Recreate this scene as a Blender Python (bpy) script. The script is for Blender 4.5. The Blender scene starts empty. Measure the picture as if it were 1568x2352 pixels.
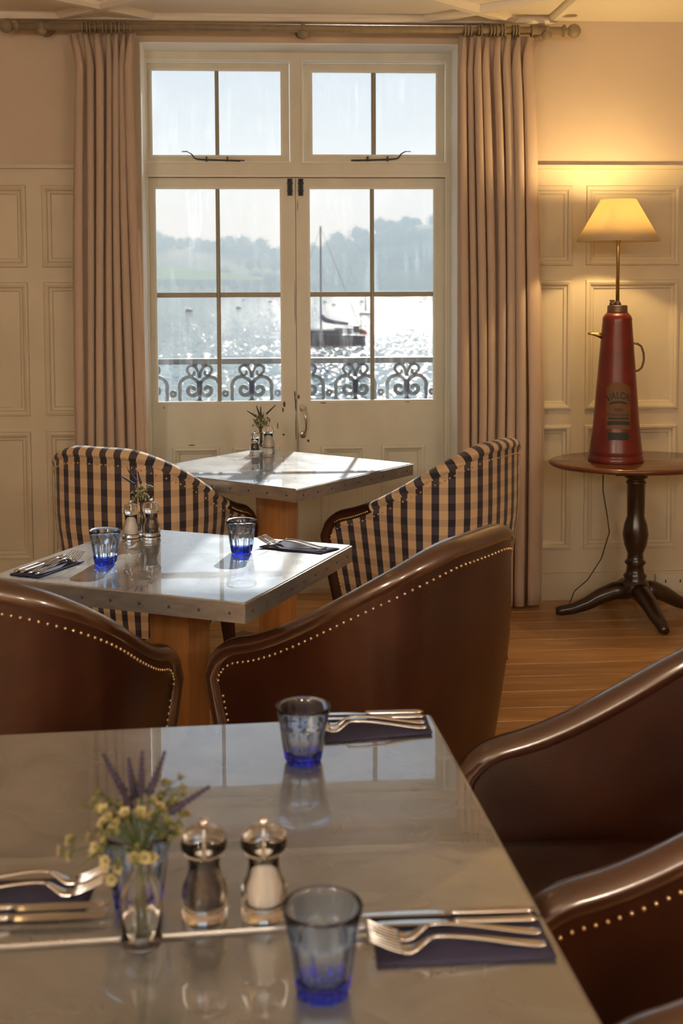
import bpy, bmesh, math, random
from mathutils import Vector, Matrix
import numpy as np
PI = math.pi
random.seed(7)
SC = bpy.context.scene
COL = SC.collection
# ------------------------------------------------------------------ camera
F_PX, W_PX, H_PX = 2850.0, 1568.0, 2352.0
psi, pit, rol = math.radians(3.75), math.radians(4.0), math.radians(0.25)
fw = Vector((math.sin(psi)*math.cos(pit), math.cos(psi)*math.cos(pit), -math.sin(pit)))
r0 = Vector((math.cos(psi), -math.sin(psi), 0)); u0 = r0.cross(fw)
rv = r0*math.cos(rol) - u0*math.sin(rol); uv_ = u0*math.cos(rol) + r0*math.sin(rol)
cam = bpy.data.cameras.new('camera'); co = bpy.data.objects.new('camera', cam); COL.objects.link(co)
co.matrix_world = Matrix(((rv.x, uv_.x, -fw.x, 0), (rv.y, uv_.y, -fw.y, 0), (rv.z, uv_.z, -fw.z, 1.5), (0, 0, 0, 1)))
cam.sensor_fit = 'VERTICAL'; cam.sensor_height = 36.0; cam.lens = 36.0*F_PX/H_PX
cam.shift_y = (842.0 - H_PX/2)/H_PX
cam.clip_start = 0.05; cam.clip_end = 6000
cam.dof.use_dof = True; cam.dof.focus_distance = 4.1
cam.dof.aperture_fstop = (cam.lens/1000.0)/0.0075
SC.camera = co
# ------------------------------------------------------------------ sky, sun, exposure
wd = bpy.data.worlds.new('sky'); SC.world = wd; wd.use_nodes = True
nt = wd.node_tree; nt.nodes.clear()
out = nt.nodes.new('ShaderNodeOutputWorld'); bg = nt.nodes.new('ShaderNodeBackground')
tc = nt.nodes.new('ShaderNodeTexCoord'); sp = nt.nodes.new('ShaderNodeSeparateXYZ'); rp = nt.nodes.new('ShaderNodeValToRGB')
nt.links.new(tc.outputs['Generated'], sp.inputs[0]); nt.links.new(sp.outputs['Z'], rp.inputs[0])
rp.color_ramp.elements[0].position = 0.0; rp.color_ramp.elements[0].color = (0.90, 0.89, 0.92, 1)
rp.color_ramp.elements[1].position = 0.28; rp.color_ramp.elements[1].color = (0.53, 0.59, 0.71, 1)
nt.links.new(rp.outputs[0], bg.inputs[0]); bg.inputs[1].default_value = 1.0
nt.links.new(bg.outputs[0], out.inputs[0])
sun = bpy.data.lights.new('sun', 'SUN'); sun.energy = 7.0; sun.angle = math.radians(0.9); sun.color = (1, .98, .95)
so = bpy.data.objects.new('sun', sun); COL.objects.link(so)
sd = Vector((0.150, 0.857, 0.493))
so.rotation_euler = sd.to_track_quat('Z', 'Y').to_euler()
SC.view_settings.view_transform = 'Standard'; SC.view_settings.look = 'None'
SC.view_settings.gamma = 1.0; SC.view_settings.exposure = 0.0; SC.view_settings.use_curve_mapping = False
LAMP = 1.0   # overall strength of the added fill globes and the downlights

# ------------------------------------------------------------------ materials
def mat(name, color=(.8,.8,.8), rough=.5, metal=0.0, coat=0.0, coat_rough=.05, noise=None, bump=None, spec=.5, emit=None):
    """noise=(scale, amount, (sx,sy,sz)) varies the colour, bump=(scale, strength, (sx,sy,sz)) gives relief"""
    m = bpy.data.materials.new(name); m.use_nodes = True
    n = m.node_tree; b = n.nodes['Principled BSDF']
    b.inputs['Base Color'].default_value = (*color, 1); b.inputs['Roughness'].default_value = rough
    b.inputs['Metallic'].default_value = metal; b.inputs['Specular IOR Level'].default_value = spec
    b.inputs['Coat Weight'].default_value = coat; b.inputs['Coat Roughness'].default_value = coat_rough
    if emit: b.inputs['Emission Color'].default_value = (*emit[0], 1); b.inputs['Emission Strength'].default_value = emit[1]
    def tex(scale, st):
        t = n.nodes.new('ShaderNodeTexCoord'); mp = n.nodes.new('ShaderNodeMapping'); mp.inputs['Scale'].default_value = st
        nz = n.nodes.new('ShaderNodeTexNoise'); nz.inputs['Scale'].default_value = scale; nz.inputs['Detail'].default_value = 5
        n.links.new(t.outputs['Object'], mp.inputs[0]); n.links.new(mp.outputs[0], nz.inputs['Vector']); return nz
    if noise:
        nz = tex(noise[0], noise[2] if len(noise) > 2 else (1,1,1)); r = n.nodes.new('ShaderNodeValToRGB')
        a = noise[1]
        r.color_ramp.elements[0].position = .3; r.color_ramp.elements[1].position = .7
        r.color_ramp.elements[0].color = (*[c*(1-a) for c in color], 1); r.color_ramp.elements[1].color = (*[min(1, c*(1+a)) for c in color], 1)
        n.links.new(nz.outputs['Fac'], r.inputs[0]); n.links.new(r.outputs[0], b.inputs['Base Color'])
    if bump:
        nz = tex(bump[0], bump[2] if len(bump) > 2 else (1,1,1)); bp = n.nodes.new('ShaderNodeBump')
        bp.inputs['Strength'].default_value = bump[1]; bp.inputs['Distance'].default_value = .002
        n.links.new(nz.outputs['Fac'], bp.inputs['Height']); n.links.new(bp.outputs[0], b.inputs['Normal'])
    return m
M = {}
M['plaster'] = mat('warm_plaster', (.60, .50, .39), .8, noise=(3, .04), bump=(60, .15))
M['ceiling'] = mat('ceiling_paint', (.88, .82, .70), .7, noise=(2, .03))
M['panel'] = mat('panelling_paint', (.60, .53, .39), .5, noise=(4, .06), bump=(30, .12))
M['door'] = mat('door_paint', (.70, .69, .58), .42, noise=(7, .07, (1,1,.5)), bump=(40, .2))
M['bar'] = mat('shaded_bar_paint', (.33, .31, .23), .5, bump=(60, .3))  # door paint darkened: the bars' backlit shade is put into the colour
M['bead'] = mat('bead_paint', (.78, .76, .66), .4)
M['soffit'] = mat('reveal_paint', (.90, .89, .85), .6)
M['grime'] = mat('chipped_paint', (.10, .06, .03), .8)
M['pole'] = mat('painted_wood_pole', (.28, .22, .14), .5, noise=(20, .15))
M['wood_dark'] = mat('dark_mahogany', (.026, .011, .006), .28, coat=.4, coat_rough=.15, noise=(14, .35, (1,1,.2)))
M['mahog_top'] = mat('mahogany_top', (.13, .042, .015), .22, coat=.5, coat_rough=.1, noise=(10, .3, (.3,2,1)))
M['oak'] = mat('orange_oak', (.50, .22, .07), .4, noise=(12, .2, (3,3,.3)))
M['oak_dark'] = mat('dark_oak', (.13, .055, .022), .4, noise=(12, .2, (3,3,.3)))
M['brass'] = mat('aged_brass', (.55, .40, .16), .3, 1.0)
M['nail'] = mat('brass_nailheads', (.75, .58, .34), .3, .9)
M['steel'] = mat('polished_steel', (.62, .62, .62), .12, 1.0)
M['chrome'] = mat('chrome', (.85, .85, .85), .07, 1.0)
M['iron'] = mat('grey_painted_iron', (.045, .052, .058), .5, .1)
M['red'] = mat('red_enamel', (.15, .013, .010), .32, coat=.25, coat_rough=.2, noise=(9, .3))
M['black_print'] = mat('dark_printing', (.02, .028, .022), .6)
M['gold_print'] = mat('faded_gold_printing', (.16, .07, .02), .55)
M['capmetal'] = mat('dull_tin', (.20, .13, .10), .45, .7)
M['napkin'] = mat('navy_napkin', (.028, .026, .065), .85, bump=(400, .4))
M['pepper'] = mat('peppercorns', (.035, .018, .01), .8, noise=(260, .9), bump=(260, 1.0))
M['salt'] = mat('salt', (.72, .68, .62), .8, bump=(600, .3))
M['stem'] = mat('green_stems', (.055, .085, .02), .6)
M['petal'] = mat('cream_wax_petals', (.33, .27, .13), .6, noise=(80, .25))
M['budgreen'] = mat('olive_buds', (.12, .13, .035), .6)
M['lav'] = mat('purple_flower_spikes', (.03, .02, .05), .7, noise=(120, .4))
M['redpetal'] = mat('red_petals', (.55, .03, .05), .5)
M['socket'] = mat('socket_plastic', (.60, .56, .48), .35)
M['black'] = mat('black_plastic', (.012, .012, .012), .4)
M['cable'] = mat('brown_flex', (.06, .04, .02), .5)
M['crown'] = mat('bare_tree_crown', (.10, .10, .07), .9)
M['bark'] = mat('bark', (.07, .05, .04), .9)
M['hill'] = mat('wooded_hillside', (.09, .10, .06), .9, noise=(.05, .4))
M['field'] = mat('pasture', (.34, .50, .06), .9)
M['hull'] = mat('dark_blue_hull', (.008, .045, .085), .6)
M['deck'] = mat('yacht_deck', (.35, .33, .28), .6)
M['sailcover'] = mat('blue_sail_cover', (.012, .05, .09), .8)
M['flag'] = mat('red_flag', (.5, .02, .03), .7)
M['buoy'] = mat('dark_buoy', (.06, .06, .08), .5)
M['balcony'] = mat('pale_stone', (.6, .6, .58), .8)

def wood_floor():
    m = bpy.data.materials.new('oak_floorboards'); m.use_nodes = True; n = m.node_tree; b = n.nodes['Principled BSDF']
    t = n.nodes.new('ShaderNodeTexCoord'); oi = n.nodes.new('ShaderNodeObjectInfo')
    mp = n.nodes.new('ShaderNodeMapping'); mp.inputs['Scale'].default_value = (1.2, 9, 1)
    cb = n.nodes.new('ShaderNodeCombineXYZ'); mu = n.nodes.new('ShaderNodeMath'); mu.operation = 'MULTIPLY'; mu.inputs[1].default_value = 40
    n.links.new(oi.outputs['Random'], mu.inputs[0]); n.links.new(mu.outputs[0], cb.inputs[0]); n.links.new(mu.outputs[0], cb.inputs[2])
    n.links.new(cb.outputs[0], mp.inputs['Location']); n.links.new(t.outputs['Object'], mp.inputs[0])
    nz = n.nodes.new('ShaderNodeTexNoise'); nz.inputs['Scale'].default_value = 2.2; nz.inputs['Detail'].default_value = 7; nz.inputs['Distortion'].default_value = .6
    n.links.new(mp.outputs[0], nz.inputs['Vector'])
    r = n.nodes.new('ShaderNodeValToRGB'); e = r.color_ramp.elements
    e[0].position = .30; e[0].color = (.36, .175, .058, 1); e[1].position = .72; e[1].color = (.60, .345, .14, 1)
    n.links.new(nz.outputs['Fac'], r.inputs[0])
    hs = n.nodes.new('ShaderNodeHueSaturation'); mr = n.nodes.new('ShaderNodeMapRange'); mr.inputs[3].default_value = .8; mr.inputs[4].default_value = 1.15
    n.links.new(oi.outputs['Random'], mr.inputs[0]); n.links.new(mr.outputs[0], hs.inputs['Value']); n.links.new(r.outputs[0], hs.inputs['Color'])
    # knots
    v = n.nodes.new('ShaderNodeTexVoronoi'); v.inputs['Scale'].default_value = 2.2
    mp2 = n.nodes.new('ShaderNodeMapping'); mp2.inputs['Scale'].default_value = (1, 2.2, 1); n.links.new(cb.outputs[0], mp2.inputs['Location'])
    n.links.new(t.outputs['Object'], mp2.inputs[0]); n.links.new(mp2.outputs[0], v.inputs['Vector'])
    kr = n.nodes.new('ShaderNodeValToRGB'); kr.color_ramp.elements[0].position = .02; kr.color_ramp.elements[0].color = (.15, .1, .08, 1); kr.color_ramp.elements[1].position = .06; kr.color_ramp.elements[1].color = (1,1,1,1)
    n.links.new(v.outputs['Distance'], kr.inputs[0])
    mx = n.nodes.new('ShaderNodeMix'); mx.data_type = 'RGBA'; mx.blend_type = 'MULTIPLY'; mx.inputs[0].default_value = 1
    n.links.new(hs.outputs[0], mx.inputs[6]); n.links.new(kr.outputs[0], mx.inputs[7]); n.links.new(mx.outputs[2], b.inputs['Base Color'])
    b.inputs['Roughness'].default_value = .33
    bp = n.nodes.new('ShaderNodeBump'); bp.inputs['Strength'].default_value = .2; bp.inputs['Distance'].default_value = .002
    n.links.new(nz.outputs['Fac'], bp.inputs['Height']); n.links.new(bp.outputs[0], b.inputs['Normal'])
    return m
M['floor'] = wood_floor()

def zinc():
    m = bpy.data.materials.new('polished_zinc'); m.use_nodes = True; n = m.node_tree; b = n.nodes['Principled BSDF']
    t = n.nodes.new('ShaderNodeTexCoord')
    nz = n.nodes.new('ShaderNodeTexNoise'); nz.inputs['Scale'].default_value = 5; nz.inputs['Detail'].default_value = 8; nz.inputs['Distortion'].default_value = 1.5
    n.links.new(t.outputs['Object'], nz.inputs['Vector'])
    r = n.nodes.new('ShaderNodeValToRGB'); e = r.color_ramp.elements; e[0].position = .3; e[0].color = (.30, .31, .315, 1); e[1].position = .7; e[1].color = (.44, .455, .455, 1)
    n.links.new(nz.outputs['Fac'], r.inputs[0]); n.links.new(r.outputs[0], b.inputs['Base Color'])
    mr = n.nodes.new('ShaderNodeMapRange'); mr.inputs[3].default_value = .22; mr.inputs[4].default_value = .34
    n.links.new(nz.outputs['Fac'], mr.inputs[0]); n.links.new(mr.outputs[0], b.inputs['Roughness'])
    b.inputs['Metallic'].default_value = .75
    b.inputs['Coat Weight'].default_value = 1.0; b.inputs['Coat Roughness'].default_value = .008; b.inputs['Coat IOR'].default_value = 2.1
    # faint wiping scratches in the lacquer
    w = n.nodes.new('ShaderNodeTexNoise'); w.inputs['Scale'].default_value = 7; w.inputs['Detail'].default_value = 3; w.inputs['Distortion'].default_value = 4
    n.links.new(t.outputs['Object'], w.inputs['Vector'])
    bp = n.nodes.new('ShaderNodeBump'); bp.inputs['Strength'].default_value = .005; bp.inputs['Distance'].default_value = .003
    n.links.new(w.outputs['Fac'], bp.inputs['Height']); n.links.new(bp.outputs[0], b.inputs['Normal']); n.links.new(bp.outputs[0], b.inputs['Coat Normal'])
    return m
M['zinc'] = zinc()
M['zincedge'] = mat('brushed_zinc_edge', (.38, .36, .34), .38, .7, noise=(20, .15, (1,1,4)))

def leather():
    m = mat('brown_leather', (.036, .0095, .0035), .45, spec=.25, coat=.5, coat_rough=.22, noise=(5, .35), bump=(220, .35))
    return m
M['leather'] = leather()
M['leather_roll'] = mat('polished_leather_piping', (.050, .016, .007), .40, coat=1.0, coat_rough=.13, bump=(200, .2))
M['leather_roll'].node_tree.nodes['Principled BSDF'].inputs['Coat IOR'].default_value = 2.0

def gingham():
    m = bpy.data.materials.new('checked_fabric'); m.use_nodes = True; n = m.node_tree; b = n.nodes['Principled BSDF']
    uv = n.nodes.new('ShaderNodeUVMap'); uv.uv_map = 'UVMap'; s = n.nodes.new('ShaderNodeSeparateXYZ'); n.links.new(uv.outputs[0], s.inputs[0])
    def band(o, per, lo):
        a = n.nodes.new('ShaderNodeMath'); a.operation = 'DIVIDE'; a.inputs[1].default_value = per; n.links.new(s.outputs[o], a.inputs[0])
        f = n.nodes.new('ShaderNodeMath'); f.operation = 'FRACT'; n.links.new(a.outputs[0], f.inputs[0])
        g = n.nodes.new('ShaderNodeMath'); g.operation = 'GREATER_THAN'; g.inputs[1].default_value = lo; n.links.new(f.outputs[0], g.inputs[0]); return g
    gu = band('X', .060, .54); gv = band('Y', .058, .54)
    base = n.nodes.new('ShaderNodeMix'); base.data_type = 'RGBA'; base.inputs[6].default_value = (.62, .45, .27, 1); base.inputs[7].default_value = (.46, .34, .23, 1)
    n.links.new(gv.outputs[0], base.inputs[0])
    dk = n.nodes.new('ShaderNodeMix'); dk.data_type = 'RGBA'; dk.inputs[6].default_value = (.060, .050, .070, 1); dk.inputs[7].default_value = (.022, .018, .028, 1)
    n.links.new(gv.outputs[0], dk.inputs[0])
    mx = n.nodes.new('ShaderNodeMix'); mx.data_type = 'RGBA'; n.links.new(gu.outputs[0], mx.inputs[0]); n.links.new(base.outputs[2], mx.inputs[6]); n.links.new(dk.outputs[2], mx.inputs[7])
    n.links.new(mx.outputs[2], b.inputs['Base Color']); b.inputs['Roughness'].default_value = .85
    b.inputs['Sheen Weight'].default_value = .2
    return m
M['check'] = gingham()

def curtain_mat():
    m = bpy.data.materials.new('beige_linen'); m.use_nodes = True; n = m.node_tree; b = n.nodes['Principled BSDF']; o = n.nodes['Material Output']
    b.inputs['Base Color'].default_value = (.74, .62, .51, 1); b.inputs['Roughness'].default_value = .9
    tr = n.nodes.new('ShaderNodeBsdfTranslucent'); tr.inputs[0].default_value = (.72, .50, .32, 1)
    mx = n.nodes.new('ShaderNodeMixShader'); mx.inputs[0].default_value = .38
    n.links.new(b.outputs[0], mx.inputs[1]); n.links.new(tr.outputs[0], mx.inputs[2]); n.links.new(mx.outputs[0], o.inputs[0])
    t = n.nodes.new('ShaderNodeTexCoord'); nz = n.nodes.new('ShaderNodeTexNoise'); nz.inputs['Scale'].default_value = 500
    n.links.new(t.outputs['Object'], nz.inputs['Vector']); bp = n.nodes.new('ShaderNodeBump'); bp.inputs['Strength'].default_value = .3; bp.inputs['Distance'].default_value = .001
    n.links.new(nz.outputs['Fac'], bp.inputs['Height']); n.links.new(bp.outputs[0], b.inputs['Normal'])
    return m
M['curtain'] = curtain_mat()

def shade_mat():
    m = bpy.data.materials.new('cream_lampshade_fabric'); m.use_nodes = True; n = m.node_tree; n.nodes.remove(n.nodes['Principled BSDF']); o = n.nodes['Material Output']
    d = n.nodes.new('ShaderNodeBsdfDiffuse'); d.inputs[0].default_value = (.85, .76, .56, 1)
    tr = n.nodes.new('ShaderNodeBsdfTranslucent'); tr.inputs[0].default_value = (.88, .76, .50, 1)
    mx = n.nodes.new('ShaderNodeMixShader'); mx.inputs[0].default_value = .5
    n.links.new(d.outputs[0], mx.inputs[1]); n.links.new(tr.outputs[0], mx.inputs[2]); n.links.new(mx.outputs[0], o.inputs[0])
    return m
M['shade'] = shade_mat()

def emis(name, c, s):
    m = bpy.data.materials.new(name); m.use_nodes = True; n = m.node_tree; n.nodes.remove(n.nodes['Principled BSDF'])
    e = n.nodes.new('ShaderNodeEmission'); e.inputs[0].default_value = (*c, 1); e.inputs[1].default_value = s
    n.links.new(e.outputs[0], n.nodes['Material Output'].inputs[0]); return m
M['bulb'] = emis('glowing_bulb', (1, .66, .27), 1250)
M['globe'] = emis('fill_globe_glow', (1, .87, .71), 65*LAMP)  # warm glow of the fill globes added behind the camera
M['spot'] = emis('downlight_lamp', (1, .62, .25), 26*LAMP)

def pane_mat():
    m = bpy.data.materials.new('old_window_glass'); m.use_nodes = True; n = m.node_tree; n.nodes.remove(n.nodes['Principled BSDF']); o = n.nodes['Material Output']
    tr = n.nodes.new('ShaderNodeBsdfTransparent'); tr.inputs[0].default_value = (.96, .98, .98, 1)
    gl = n.nodes.new('ShaderNodeBsdfGlossy'); gl.inputs['Roughness'].default_value = .02
    fr = n.nodes.new('ShaderNodeFresnel'); fr.inputs[0].default_value = 1.45
    m1 = n.nodes.new('ShaderNodeMixShader'); n.links.new(fr.outputs[0], m1.inputs[0]); n.links.new(tr.outputs[0], m1.inputs[1]); n.links.new(gl.outputs[0], m1.inputs[2])
    # grime streaks on the glass
    t = n.nodes.new('ShaderNodeTexCoord'); mp = n.nodes.new('ShaderNodeMapping'); mp.inputs['Scale'].default_value = (26, 1, 2.2); n.links.new(t.outputs['Object'], mp.inputs[0])
    nz = n.nodes.new('ShaderNodeTexNoise'); nz.inputs['Scale'].default_value = 1.6; nz.inputs['Detail'].default_value = 6; n.links.new(mp.outputs[0], nz.inputs['Vector'])
    n2 = n.nodes.new('ShaderNodeTexNoise'); n2.inputs['Scale'].default_value = 4; n.links.new(t.outputs['Object'], n2.inputs['Vector'])
    r = n.nodes.new('ShaderNodeMapRange'); r.inputs[1].default_value = .48; r.inputs[2].default_value = .8; r.inputs[3].default_value = .0; r.inputs[4].default_value = .10
    r2 = n.nodes.new('ShaderNodeMapRange'); r2.inputs[1].default_value = .4; r2.inputs[2].default_value = .65
    n.links.new(nz.outputs['Fac'], r.inputs[0]); n.links.new(n2.outputs['Fac'], r2.inputs[0])
    mm = n.nodes.new('ShaderNodeMath'); mm.operation = 'MULTIPLY'; n.links.new(r.outputs[0], mm.inputs[0]); n.links.new(r2.outputs[0], mm.inputs[1])
    ad = n.nodes.new('ShaderNodeMath'); ad.operation = 'ADD'; ad.inputs[1].default_value = .012; n.links.new(mm.outputs[0], ad.inputs[0])
    tl = n.nodes.new('ShaderNodeBsdfTranslucent'); tl.inputs[0].default_value = (.85, .9, .95, 1)
    m2 = n.nodes.new('ShaderNodeMixShader'); n.links.new(ad.outputs[0], m2.inputs[0]); n.links.new(m1.outputs[0], m2.inputs[1]); n.links.new(tl.outputs[0], m2.inputs[2])
    n.links.new(m2.outputs[0], o.inputs[0]); return m
M['pane'] = pane_mat()

def glass(name, absorb=None, dens=0, color=(1,1,1), rough=0.0, ior=1.5):
    m = bpy.data.materials.new(name); m.use_nodes = True; n = m.node_tree; n.nodes.remove(n.nodes['Principled BSDF']); o = n.nodes['Material Output']
    g = n.nodes.new('ShaderNodeBsdfGlass'); g.inputs['Color'].default_value = (*color, 1); g.inputs['IOR'].default_value = ior; g.inputs['Roughness'].default_value = rough
    n.links.new(g.outputs[0], o.inputs[0])
    if absorb:
        v = n.nodes.new('ShaderNodeVolumeAbsorption'); v.inputs[0].default_value = (*absorb, 1); v.inputs[1].default_value = dens
        n.links.new(v.outputs[0], o.inputs['Volume'])
    return m
M['blueglass'] = glass('blue_glass', (.14, .52, 1.0), 125)
M['clear'] = glass('clear_glass')
M['acrylic'] = glass('clear_acrylic', ior=1.47)
M['water_in'] = glass('vase_water', ior=1.33)

def sea_mat():
    m = bpy.data.materials.new('estuary_water'); m.use_nodes = True; n = m.node_tree; b = n.nodes['Principled BSDF']
    b.inputs['Base Color'].default_value = (.24, .31, .32, 1); b.inputs['Roughness'].default_value = .06; b.inputs['IOR'].default_value = 1.33
    t = n.nodes.new('ShaderNodeTexCoord')
    def nz(scale, sx, sy):
        mp = n.nodes.new('ShaderNodeMapping'); mp.inputs['Scale'].default_value = (sx, sy, 1); n.links.new(t.outputs['Object'], mp.inputs[0])
        z = n.nodes.new('ShaderNodeTexNoise'); z.inputs['Scale'].default_value = scale; z.inputs['Detail'].default_value = 3; n.links.new(mp.outputs[0], z.inputs['Vector']); return z
    # wavelet facets: the surface normal is tilted directly by noise, so the sun glitters at any distance
    a = nz(1.0, 3.4, .85); c = nz(1.0, .35, .12)
    def off(nd, amp):
        q = n.nodes.new('ShaderNodeVectorMath'); q.operation = 'SUBTRACT'; q.inputs[1].default_value = (.5, .5, .5); n.links.new(nd.outputs['Color'], q.inputs[0])
        w = n.nodes.new('ShaderNodeVectorMath'); w.operation = 'MULTIPLY'; w.inputs[1].default_value = (amp*.9, amp*1.1, 0); n.links.new(q.outputs[0], w.inputs[0]); return w
    A, B = off(a, 2.3), off(c, .35)
    ad = n.nodes.new('ShaderNodeVectorMath'); ad.operation = 'ADD'; n.links.new(A.outputs[0], ad.inputs[0]); n.links.new(B.outputs[0], ad.inputs[1])
    a2 = n.nodes.new('ShaderNodeVectorMath'); a2.operation = 'ADD'; a2.inputs[1].default_value = (0, 0, 1); n.links.new(ad.outputs[0], a2.inputs[0])
    nn = n.nodes.new('ShaderNodeVectorMath'); nn.operation = 'NORMALIZE'; n.links.new(a2.outputs[0], nn.inputs[0])
    n.links.new(nn.outputs[0], b.inputs['Normal'])
    return m
M['sea'] = sea_mat()

# ------------------------------------------------------------------ mesh helpers
class MB:
    def __init__(s): s.v = []; s.f = []; s.m = []; s.s = []; s.uv = {}
    def face(s, idx, mi=0, sm=False): s.f.append(tuple(idx)); s.m.append(mi); s.s.append(sm)
    def box(s, x0, x1, y0, y1, z0, z1, mi=0):
        b = len(s.v); s.v += [(x0,y0,z0),(x1,y0,z0),(x1,y1,z0),(x0,y1,z0),(x0,y0,z1),(x1,y0,z1),(x1,y1,z1),(x0,y1,z1)]
        for q in ((0,3,2,1),(4,5,6,7),(0,1,5,4),(1,2,6,5),(2,3,7,6),(3,0,4,7)): s.face([b+i for i in q], mi)
        return s
    def lathe(s, prof, n=32, c=(0,0,0), mi=0, sm=True, closed=False, rmod=None):
        b = len(s.v); k = len(prof)
        for i, (r, z) in enumerate(prof):
            for j in range(n):
                a = 2*PI*j/n; rr = r if rmod is None else rmod(r, z, a, i)
                s.v.append((c[0]+rr*math.cos(a), c[1]+rr*math.sin(a), c[2]+z))
        for i in range(k-1 if not closed else k):
            for j in range(n):
                i2 = (i+1) % k; j2 = (j+1) % n
                s.face([b+i*n+j, b+i*n+j2, b+i2*n+j2, b+i2*n+j], mi, sm)
        if not closed:
            if prof[0][0] > 1e-5: s.face([b+j for j in range(n)][::-1], mi)
            if prof[-1][0] > 1e-5: s.face([b+(k-1)*n+j for j in range(n)], mi)
        return s
    def tube(s, pts, rad, n=8, mi=0, flat=1.0, up=(0,0,1), caps=True):
        pts = [Vector(p) for p in pts]; b = len(s.v); k = len(pts)
        R = rad if hasattr(rad, '__len__') else [rad]*k
        for i, p in enumerate(pts):
            t = (pts[min(i+1, k-1)]-pts[max(i-1, 0)]).normalized()
            u = Vector(up); 
            if abs(t.dot(u)) > .98: u = Vector((1, 0, 0)) if abs(t.x) < .9 else Vector((0, 1, 0))
            sx = t.cross(u).normalized(); sy = sx.cross(t).normalized()
            for j in range(n):
                a = 2*PI*j/n; q = p + sx*(R[i]*math.cos(a)) + sy*(R[i]*flat*math.sin(a)); s.v.append(tuple(q))
        for i in range(k-1):
            for j in range(n):
                j2 = (j+1) % n; s.face([b+i*n+j, b+i*n+j2, b+(i+1)*n+j2, b+(i+1)*n+j], mi, True)
        if caps: s.face([b+j for j in range(n)][::-1], mi, True); s.face([b+(k-1)*n+j for j in range(n)], mi, True)
        return s
    def ball(s, c, r, n=12, mi=0, sc=(1,1,1)):
        k = max(4, n//2); prof = [(math.sin(PI*i/k), -math.cos(PI*i/k)) for i in range(k+1)]
        b = len(s.v)
        for (a, z) in prof:
            for j in range(n):
                t = 2*PI*j/n; s.v.append((c[0]+r*sc[0]*a*math.cos(t), c[1]+r*sc[1]*a*math.sin(t), c[2]+r*sc[2]*z))
        for i in range(k):
            for j in range(n):
                j2 = (j+1) % n; s.face([b+i*n+j, b+i*n+j2, b+(i+1)*n+j2, b+(i+1)*n+j], mi, True)
        return s
    def grid(s, P, mi=0, sm=True, closed_u=False):
        """P rows of points"""
        b = len(s.v); k = len(P); n = len(P[0])
        for row in P: s.v += [tuple(p) for p in row]
        for i in range(k-1):
            for j in range(n if closed_u else n-1):
                j2 = (j+1) % n; s.face([b+i*n+j, b+i*n+j2, b+(i+1)*n+j2, b+(i+1)*n+j], mi, sm)
        return b
    def mesh(s, name, mats):
        me = bpy.data.meshes.new(name); me.from_pydata(s.v, [], s.f)
        for m_ in (mats if isinstance(mats, (list, tuple)) else [mats]): me.materials.append(m_)
        me.polygons.foreach_set('material_index', s.m); me.polygons.foreach_set('use_smooth', s.s)
        if s.uv:
            l = me.uv_layers.new(name='UVMap')
            for lp in me.loops:
                q = s.uv.get(lp.vertex_index)
                if q: l.data[lp.index].uv = q
        me.update(); return me
    def build(s, name, mats, parent=None, loc=None, clean=True, bevel=0):
        me = s.mesh(name, mats)
        if clean:
            bm = bmesh.new(); bm.from_mesh(me); bmesh.ops.remove_doubles(bm, verts=bm.verts, dist=1e-6); bmesh.ops.recalc_face_normals(bm, faces=bm.faces)
            if bevel: bmesh.ops.bevel(bm, geom=[e for e in bm.edges], offset=bevel, segments=2, affect='EDGES', profile=.5)
            bm.to_mesh(me); bm.free()
        o = bpy.data.objects.new(name, me); COL.objects.link(o)
        if parent is not None: o.parent = parent
        if loc is not None: o.location = loc
        return o
def link(name, me, parent=None, loc=(0,0,0), rz=0):
    o = bpy.data.objects.new(name, me); COL.objects.link(o); o.location = loc; o.rotation_euler = (0,0,rz)
    if parent is not None: o.parent = parent
    return o
def thing(name, label, cat, loc=(0,0,0), rz=0, group=None):
    o = bpy.data.objects.new(name, None); COL.objects.link(o); o.location = loc; o.rotation_euler = (0,0,rz); o.empty_display_size = .1
    o['label'] = label; o['category'] = cat
    if group: o['group'] = group
    return o
def tag(o, label, cat, group=None):
    o['label'] = label; o['category'] = cat
    if group: o['group'] = group
    return o
def struct(o, label=None, cat=None):
    o['kind'] = 'structure'
    if label: o['label'] = label
    if cat: o['category'] = cat
    return o
def sempty(name, label, cat, loc=(0,0,0)):
    return struct(thing(name, label, cat, loc))
def dup(root, loc, rz, label, group=None):
    r = root.copy(); COL.objects.link(r); r.location = loc; r.rotation_euler = (0,0,rz); r['label'] = label
    if group: r['group'] = group
    for ch in list(root.children):
        c = ch.copy(); COL.objects.link(c); c.parent = r
        for g in list(ch.children):
            d = g.copy(); COL.objects.link(d); d.parent = c
    return r

# ------------------------------------------------------------------ room shell
YW, YF, ZC = 5.65, 5.87, 2.67
XL, XR, YB = -2.7, 2.7, -3.4
OX0, OX1, OZ = -.525, .908, 2.562
fl = struct(MB().box(XL-.1, XR+.1, YB-.1, YF+.05, -.12, -.02).build('floor', M['oak_dark']), 'oak boarded floor running across the room', 'floor')
# floorboards, each its own
y = YF+.03; k = 0
board_cache = {}
while y > YB:
    w = random.choice([.13, .15, .17]); x = XL - random.uniform(0, 1.4)
    while x < XR:
        L = random.choice([1.6, 2.0, 2.4, 2.9]); key = (w, L)
        if key not in board_cache:
            mb = MB(); mb.box(-L/2+.0012, L/2-.0012, -w/2+.0014, w/2-.0014, -.02, 0)
            tmp_ = mb.build('floorboard', M['floor'], None, bevel=.0015); board_cache[key] = tmp_.data
            bpy.data.objects.remove(tmp_)
        if x+L > XL-.0: link('floorboard', board_cache[key], fl, (x+L/2, y-w/2, 0))
        x += L; k += 1
    y -= w
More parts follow.
